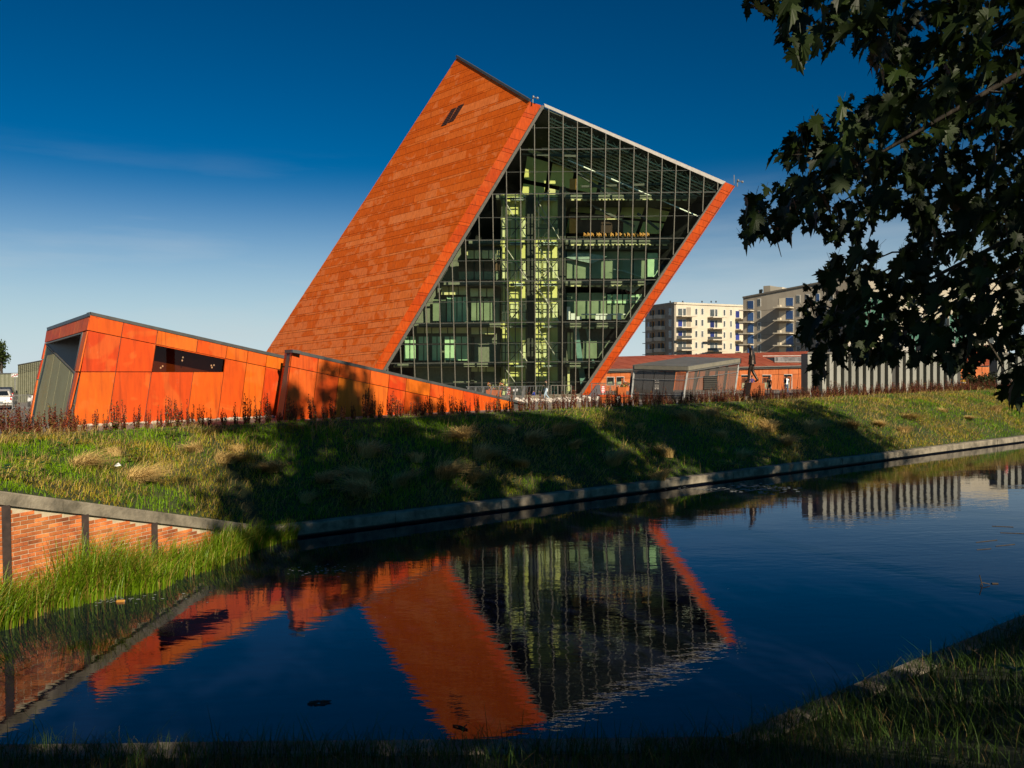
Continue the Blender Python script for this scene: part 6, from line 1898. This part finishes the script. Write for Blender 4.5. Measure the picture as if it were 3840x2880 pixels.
# ------------------------------------------------------------------ trees
BARK = mat('maple_bark', (0.035, 0.028, 0.02), (0.07, 0.056, 0.04), scale=8, rough=.95, bump=.8, bscale=14, stretch=(1, 1, .3))
LEAFM = foliage('maple_leaf', False, (0.018, 0.032, 0.006), trans=.3, rough=.5, rand=.45, spec=.25)  # brightness spread per leaf lightens some as if sunlit
CROWNM = foliage('crown_leaf', True, trans=.3, rough=.55)
def crown_mesh(seed, nlobe, nleaf, size, rad=(1, 1, 1), lob=.3, shade=(.04, .075, .012)):
    g = np.random.default_rng(seed)
    d = g.normal(size=(nlobe, 3)); d /= np.linalg.norm(d, axis=1)[:, None]
    lc = d * (g.random((nlobe, 1)) ** .45) * (1 - lob * .7)
    k = g.integers(0, nlobe, nleaf)
    e = g.normal(size=(nleaf, 3)); e /= np.linalg.norm(e, axis=1)[:, None]
    P = (lc[k] + e * (g.random((nleaf, 1)) ** .5) * lob * (0.6 + .8 * g.random((nlobe, 1)))[k]) * np.array(rad)
    a = g.normal(size=(nleaf, 3)); a /= np.linalg.norm(a, axis=1)[:, None]
    b = np.cross(a, g.normal(size=(nleaf, 3))); b /= np.linalg.norm(b, axis=1)[:, None]
    s = size * (0.6 + .8 * g.random((nleaf, 1)))
    V = np.stack([P - a * s, P + b * s * .75, P + a * s, P - b * s * .75], 1).reshape(-1, 3)
    F = np.arange(nleaf * 4).reshape(-1, 4)
    C = np.repeat(np.array(shade) * (0.6 + .8 * g.random((nleaf, 1))) * (0.8 + .4 * g.random((nlobe, 1)))[k], 4, 0)
    return V, F, C, lc * np.array(rad)
def limbs(mb, base, ctr, lc, trunk_r, zfork, seed):
    r_ = random.Random(seed)
    for c in lc:
        e = ctr + Vector(c) * .85
        z = min(zfork + r_.random() * max(ctr.z - zfork, .1), e.z - .2)
        s = Vector((base.x, base.y, max(z, base.z + .5)))
        m = s.lerp(e, .5) + Vector((r_.uniform(-.3, .3), r_.uniform(-.3, .3), r_.uniform(0, .5)))
        mb.tube([s, m, e], [trunk_r * .35, trunk_r * .2, trunk_r * .05], 5, cap=False)
CR = crown_mesh(61, 52, 8400, .030, (1, 1, 1), .20)
CR_ME = None
def big_tree(name, label, base, h, rad, zc, group=None, rot=0):
    global CR_ME
    o = thing(name, label, 'tree', base, group)
    tr = MB(); tr.tube([base - Vector((0, 0, .3)), base + Vector((0, 0, .5)), base + Vector((.1, 0, h * .45)), base + Vector((0, .1, h * .8))], [.42, .33, .24, .07], 10)
    tr.build('trunk', BARK, o, smooth=True)
    V, F, C_, lc = CR
    ctr = base + Vector((0, 0, zc))
    lm = MB(); limbs(lm, base, ctr, [Vector(c) * rad[0] for c in lc[:22]], .3, base.z + h * .25, int(base.x * 10)); lm.build('limbs', BARK, o)
    if CR_ME is None:
        t = quick_mesh('tmp', V * np.array((5.6, 5.6, 8.0)), F, CROWNM, attr=C_); CR_ME = t.data; col.objects.unlink(t); bpy.data.objects.remove(t)
    c = bpy.data.objects.new('crown', CR_ME); link(c, o); c.location = (0, 0, zc); c.scale = (rad[0] / 5.6, rad[1] / 5.6, rad[2] / 8.0); c.rotation_euler = (0, 0, rot)
    tag(c, kind='stuff')
    return o
gn = 2.68
# the maple overhanging the frame
mb_ = Vector((7.6, 2.6, gn))
maple = big_tree('maple_tree', 'large dark maple whose leafy boughs hang into the right of the picture', mb_, 21.5, (6.0, 5.8, 7.2), 12.6)
for i, (x, y, h, r_, zc_, rz_) in enumerate(((13.8, 6.2, 21.5, 5.5, 12.2, 7.6), (20.4, 10.6, 22.5, 5.6, 12.6, 8.0), (26.6, 14.6, 21, 5.2, 11.4, 7.4), (4.2, -5.6, 9.5, 4.4, 5.4, 3.8), (8.6, -5.2, 10, 3.4, 6.0, 3.6), (13.4, -1.2, 10, 3.2, 5.8, 3.4), (-3.6, -5.2, 10.5, 4.2, 6.4, 3.6))):  # the small ones are unseen, added to shade the foreground
    big_tree('bank_tree', ['tall leafy tree on the near bank next to the maple', 'tall leafy tree on the near bank, second beyond the maple', 'tall leafy tree on the near bank, third beyond the maple', 'unseen small tree added behind the photographer to shade the near bank', 'unseen small tree added behind the maple to shade the foreground grass', 'unseen small tree added right of the maple to shade the near kerb', 'unseen small tree added left of the viewpoint to shade the near bank'][i], Vector((x, y, gn)), h, (r_, r_, rz_), zc_, 'shade trees on the near bank', rot=1.3 * (i + 1))
lo = bpy.data.objects.new('crown', CR_ME); link(lo, maple); lo.location = (-1.2, 1.2, 9.2); lo.scale = (.86, .8, .5); lo.rotation_euler = (0, 0, 2.2); tag(lo, kind='stuff')  # extra unseen crown, added to shade the hanging boughs
lo = bpy.data.objects.new('crown', CR_ME); link(lo, maple); lo.location = (-.6, -.6, 8.6); lo.scale = (.8, .8, .45); lo.rotation_euler = (0, 0, 4.0); tag(lo, kind='stuff')  # another added crown out of view, keeps sun off the boughs
# maple leaf blade
half = [(0, 0), (.10, -.05), (.26, -.10), (.20, .02), (.36, .04), (.30, .12), (.50, .22), (.36, .26), (.40, .40), (.28, .36), (.18, .34), (.22, .55), (.30, .62), (.16, .66), (.14, .80), (.07, .78), (0, 1.0)]
def leaf_mesh(seed):
    r_ = random.Random(seed)
    V = []; F = []
    fold = r_.uniform(.05, .5); droop = r_.uniform(.1, .8)
    spine = [0, .12, .25, .38, .5, .64, .8, 1.0]
    def pt(x, y): return (x, y - .35, abs(x) * fold - droop * y * y * .6 - .12 * abs(x) * abs(x))
    R_ = [(x, y) for x, y in half]
    ctr = (0, .28)
    for s in (1, -1):
        b = len(V)
        V += [pt(*ctr)] + [pt(x * s * r_.uniform(.94, 1.06), y) for x, y in R_]
        n = len(R_)
        for i in range(1, n): F.append((b, b + i, b + i + 1) if s > 0 else (b, b + i + 1, b + i))
    # stalk
    b = len(V)
    V += [(-.012, -.34, 0), (.012, -.34, 0), (.008, -.75, .16), (-.008, -.75, .16)]; F.append((b, b + 1, b + 2)); F.append((b, b + 2, b + 3))
    me = bpy.data.meshes.new('leaf'); me.from_pydata(V, [], F); me.materials.append(LEAFM); me.update()
    return me
lms = [leaf_mesh(k) for k in range(8)]
poly = [(1606, -10), (1622, 60), (1660, 35), (1690, 118), (1730, 128), (1795, 108), (1830, 92), (1862, 125), (1885, 165), (1908, 205), (1880, 222), (1850, 228), (1838, 208), (1822, 228), (1760, 238), (1722, 262), (1690, 300), (1658, 345), (1685, 360), (1690, 398), (1638, 405), (1600, 440), (1590, 535), (1640, 522), (1690, 528), (1730, 500),
        (1765, 520), (1790, 535), (1850, 532), (1870, 500), (1930, 505), (1955, 470), (1965, 520), (1860, 545), (1800, 560), (1745, 600), (1735, 660), (1712, 715), (1752, 760), (1762, 826), (1800, 800), (1850, 790), (1925, 782), (1985, 800), (2015, 790), (2060, 812), (2110, 800), (2140, 770), (2170, 800), (2145, 868), (2200, 885), (2260, 840), (2260, -10)]
poly = [(x * 1.736, y * 1.736) for x, y in poly]
def inside(x, y, pg):
    c = False; j = len(pg) - 1
    for i in range(len(pg)):
        xi, yi = pg[i]; xj, yj = pg[j]
        if (yi > y) != (yj > y) and x < (xj - xi) * (y - yi) / (yj - yi) + xi: c = not c
        j = i
    return c
gaps = [(3330, 880, 90), (3010, 620, 38), (3250, 330, 45), (3480, 120, 55), (3460, 300, 40), (3650, 560, 50), (3300, 1000, 35), (3560, 1010, 40), (3110, 720, 30), (3380, 720, 35), (3700, 950, 40)]
rl = random.Random(77)
leaves = []
def add_leaf(x, y, dp, s):
    p = at(x, y, dp)
    az = rl.uniform(0, 6.28)
    n_ = Vector((math.cos(az) * .75, math.sin(az) * .75 - .25, rl.uniform(.15, 1.0))).normalized()
    tip = Vector((rl.gauss(-.25, .5), rl.gauss(0, .5), -1.0)); tip = (tip - n_ * tip.dot(n_)).normalized()
    X = tip.cross(n_).normalized()
    M = Matrix((X, tip, n_)).transposed().to_4x4(); M = Matrix.Translation(p) @ M @ Matrix.Scale(s, 4)
    leaves.append((dp / s, M, rl.randrange(8), x < 3840 and y > 0))
cnt = 0
while cnt < 2150:
    x = rl.uniform(2780, 3900); y = rl.uniform(-40, 1540)
    if not inside(x, y, poly): continue
    dg_ = min(math.hypot(x - gx, y - gy) / gr_ for gx, gy, gr_ in gaps)
    if dg_ < 1 and rl.random() < .9: continue
    # keep leaf bodies inside the mass
    dp = rl.uniform(4.3, 8.2)
    s = rl.uniform(.085, .18)
    m_ = s * .3 * FPX / dp
    if not (inside(x - m_, y, poly) and inside(x, y + m_ * .9, poly)) and rl.random() < .8: continue
    add_leaf(x, y, dp, s); cnt += 1
cnt = 0
while cnt < 1500:      # the boughs carry on outside the frame
    x = rl.uniform(3780, 5600); y = rl.uniform(-1500, 1500)
    if x < 3840 and y > 0: continue
    add_leaf(x, y, rl.uniform(3.8, 8.0), rl.uniform(.12, .19)); cnt += 1
for k in range(500):
    x = rl.uniform(2700, 3900); y = rl.uniform(-900, -30)
    if x < 2900 - y * .2: continue
    add_leaf(x, y, rl.uniform(4.3, 8.0), rl.uniform(.12, .19))
leaves.sort(key=lambda l: (not l[3], l[0]))
base_m = Matrix.Translation(-mb_)
VV = []; FF = []
for i, (_, M, k, inf) in enumerate(leaves):
    if i < 300:
        o = bpy.data.objects.new('leaf', lms[k]); link(o, maple); o.matrix_basis = base_m @ M
    else:
        me = lms[k]; b = len(VV)
        VV += [tuple(M @ v.co) for v in me.vertices]; FF += [tuple(b + q for q in p.vertices) for p in me.polygons]
fl_ = quick_mesh('foliage', VV, FF, LEAFM, parent=maple); tag(fl_, kind='stuff')
# boughs and twigs
tw = random.Random(5)
for (x, y, dp, z0) in ((2860, 60, 5.6, 8.6), (3050, 180, 6.0, 8.4), (3300, 420, 6.4, 8.2), (2800, 860, 5.3, 7.4), (2950, 640, 5.8, 7.8), (3120, 780, 6.3, 7.6), (3200, 1080, 6.0, 6.8), (3080, 1250, 5.6, 6.4), (3350, 1250, 6.2, 6.4), (3600, 1300, 6.4, 6.2), (3550, 250, 7.0, 9.0), (3700, 800, 7.0, 7.4), (3750, 1400, 5.6, 6.0)):
    e = at(x, y, dp); s = Vector((mb_.x, mb_.y, z0))
    m1_ = s.lerp(e, .35) + Vector((0, .3, .5)); m2_ = s.lerp(e, .7) + Vector((0, .15, .35))
    MB().tube([s, m1_, m2_, e], [.075, .05, .022, .004], 6).build('bough', BARK, maple, smooth=True)
    mb = MB()
    for k in range(9):
        f = tw.uniform(.45, .98); p = m1_.lerp(m2_, (f - .35) / .35) if f < .7 else m2_.lerp(e, (f - .7) / .3)
        q_ = p + Vector((tw.uniform(-.55, .35), tw.uniform(-.4, .4), tw.uniform(-.5, .15)))
        mb.tube([p, p.lerp(q_, .5) + Vector((0, 0, .04)), q_], [.009, .006, .002], 4, cap=False)
    mb.build('twigs', BARK, maple)
# round-headed tree and bush far behind
fb = at(8, 1500, 118); fb.z = 1.82
ft_ = thing('distant_tree', 'leafy green tree behind the sheds at the left edge', 'tree', fb)
MB().tube([fb, fb + Vector((0, 0, 4.5))], [.3, .12], 8).build('trunk', BARK, ft_)
V, F, C_, lc = crown_mesh(71, 26, 5200, .16, (2.4, 2.4, 2.6), .36, (.05, .075, .016))
cc = fb + Vector((-.8, 0, 5.6))
lm = MB(); limbs(lm, fb, cc, [Vector(c) for c in lc[:10]], .2, 3.5, 3); lm.build('limbs', BARK, ft_)
tag(quick_mesh('crown', V + np.array(cc), F, CROWNM, parent=ft_, attr=C_), kind='stuff')
bg = ground_at(3675, 1462)
bu = thing('round_bush', 'low dark rounded bush before the orange block at the right', 'bush', bg)
V, F, C_, lc = crown_mesh(72, 18, 2600, .06, (1.8, 1.2, .75), .35, (.035, .04, .012))
tag(quick_mesh('crown', V + np.array(bg + Vector((0, 0, .6))), F, CROWNM, parent=bu, attr=C_), kind='stuff')
MB().tube([bg, bg + Vector((0, 0, .6))], [.08, .04], 6).build('stem', BARK, bu)

# ------------------------------------------------------------------ things afloat and litter
def wp(x, y): return on_z(x, y, 0.0)
c = wp(452, 2258)
cn = thing('floating_can', 'orange drinks can floating by the reeds', 'can', c)
MB().tube([c + Vector((-.075, 0, .012)), c + Vector((-.06, 0, .012)), c + Vector((.06, .02, .012)), c + Vector((.075, .022, .012))], [.026, .033, .033, .026], 12).build('shell', mat('can_orange', (0.55, 0.26, 0.05), rough=.35, metal=.4), cn)
MB().tube([c + Vector((.074, .0219, .012)), c + Vector((.078, .0222, .012))], .025, 12).build('lid', M_STEEL, cn)
c = wp(1195, 2637); mb = MB()
for k in range(7):
    a = k * .9; d_ = Vector((math.cos(a), math.sin(a) * .6, 0))
    mb.add([c + d_ * .02, c + d_ * .1 + Vector((-d_.y, d_.x, .02)) * .3 * .3, c + d_ * .15 + Vector((0, 0, .01)), c + d_ * .09 - Vector((-d_.y, d_.x, -.02)) * .25 * .3], [(0, 1, 2, 3)])
mb.tube([c - Vector((.14, .03, -.01)), c + Vector((.16, .03, .02))], .008, 5)
tag(mb.build('floating_leaves', BARK, None, c), 'dark clump of dead leaves afloat in the lower left water', 'debris')
c = wp(1735, 2730); mb = MB(); mb.tube([c + Vector((-.12, .05, .01)), c + Vector((-.03, .01, .02)), c + Vector((.06, -.06, .01))], .010, 5); mb.tube([c, c + Vector((.05, .03, .03))], .007, 5); mb.tube([c + Vector((-.05, .02, .01)), c + Vector((.02, -.06, .01))], .012, 5)
tag(mb.build('floating_twig', BARK, None, c), 'dark twig floating in the tower reflection near the bottom edge', 'twig')
c = wp(3685, 2195); mb = MB(); mb.tube([c + Vector((-.05, .02, .2)), c + Vector((-.02, 0, .05)), c], .010, 5); mb.tube([c + Vector((-.02, 0, .06)), c + Vector((.14, 0, .02))], .009, 5); mb.tube([c + Vector((-.02, 0, .05)), c + Vector((-.08, -.05, .0))], .008, 5); mb.box(c + Vector((.3, .1, .01)), .06, .02, .008)
tag(mb.build('floating_twig', BARK, None, c), 'forked twig sticking out of the water at the right', 'twig')
for k, (x, y, l) in enumerate(((3700, 2030, .7), (3770, 2045, .6), (3760, 1975, .5), (3690, 2060, .4), (3800, 2000, .6))):
    c = wp(x, y); a = rl.uniform(-.4, .4)
    tag(MB().tube([c - Vector((math.cos(a), math.sin(a), 0)) * l / 2 + Vector((0, 0, .004)), c + Vector((math.cos(a), math.sin(a), 0)) * l / 2 + Vector((0, 0, .006))], .008, 5).build('floating_straw', BARK, None, c), 'thin dark straw afloat near the right edge of the canal', 'straw', 'straws afloat at the right')
# scum flakes
mb = MB(); fr = random.Random(12)
def flakes(n, cx, cy, wx, wy, s0, s1):
    for k in range(n):
        c = wp(fr.gauss(cx, wx), fr.gauss(cy, wy)); s = fr.uniform(s0, s1); a0 = fr.uniform(0, 6)
        pts = [c + Vector((math.cos(a0 + q * 1.05) * s * fr.uniform(.6, 1.3), math.sin(a0 + q * 1.05) * s * .7 * fr.uniform(.6, 1.3), .004)) for q in range(6)]
        mb.add(pts, [list(range(6))])
flakes(120, 2840, 1832, 75, 9, .03, .12); flakes(40, 2620, 1836, 60, 4, .03, .08); flakes(60, 1230, 2140, 60, 10, .01, .04); flakes(45, 1900, 2200, 500, 180, .006, .016)
flakes(140, 330, 2245, 150, 10, .01, .04)
tag(mb.build('floating_scum', mat('pale_scum', (0.22, 0.24, 0.22), (0.34, 0.36, 0.33), rough=.7)), 'pale flakes of scum and seed drifting on the water', 'scum', kind='stuff')
p = bank_at(452, 1772)
if p:
    mb = MB(); mb.add([p + Vector((-.09, 0, .16)), p + Vector((0, .05, .23)), p + Vector((.1, 0, .17)), p + Vector((.02, -.06, .15)), p + Vector((.03, .0, .24))], [(0, 1, 4), (1, 2, 4), (2, 3, 4), (3, 0, 4)])
    tag(mb.build('paper_scrap', M_WHITE, None, p), 'crumpled white paper lying on the sunny grass above the brick wall', 'litter')
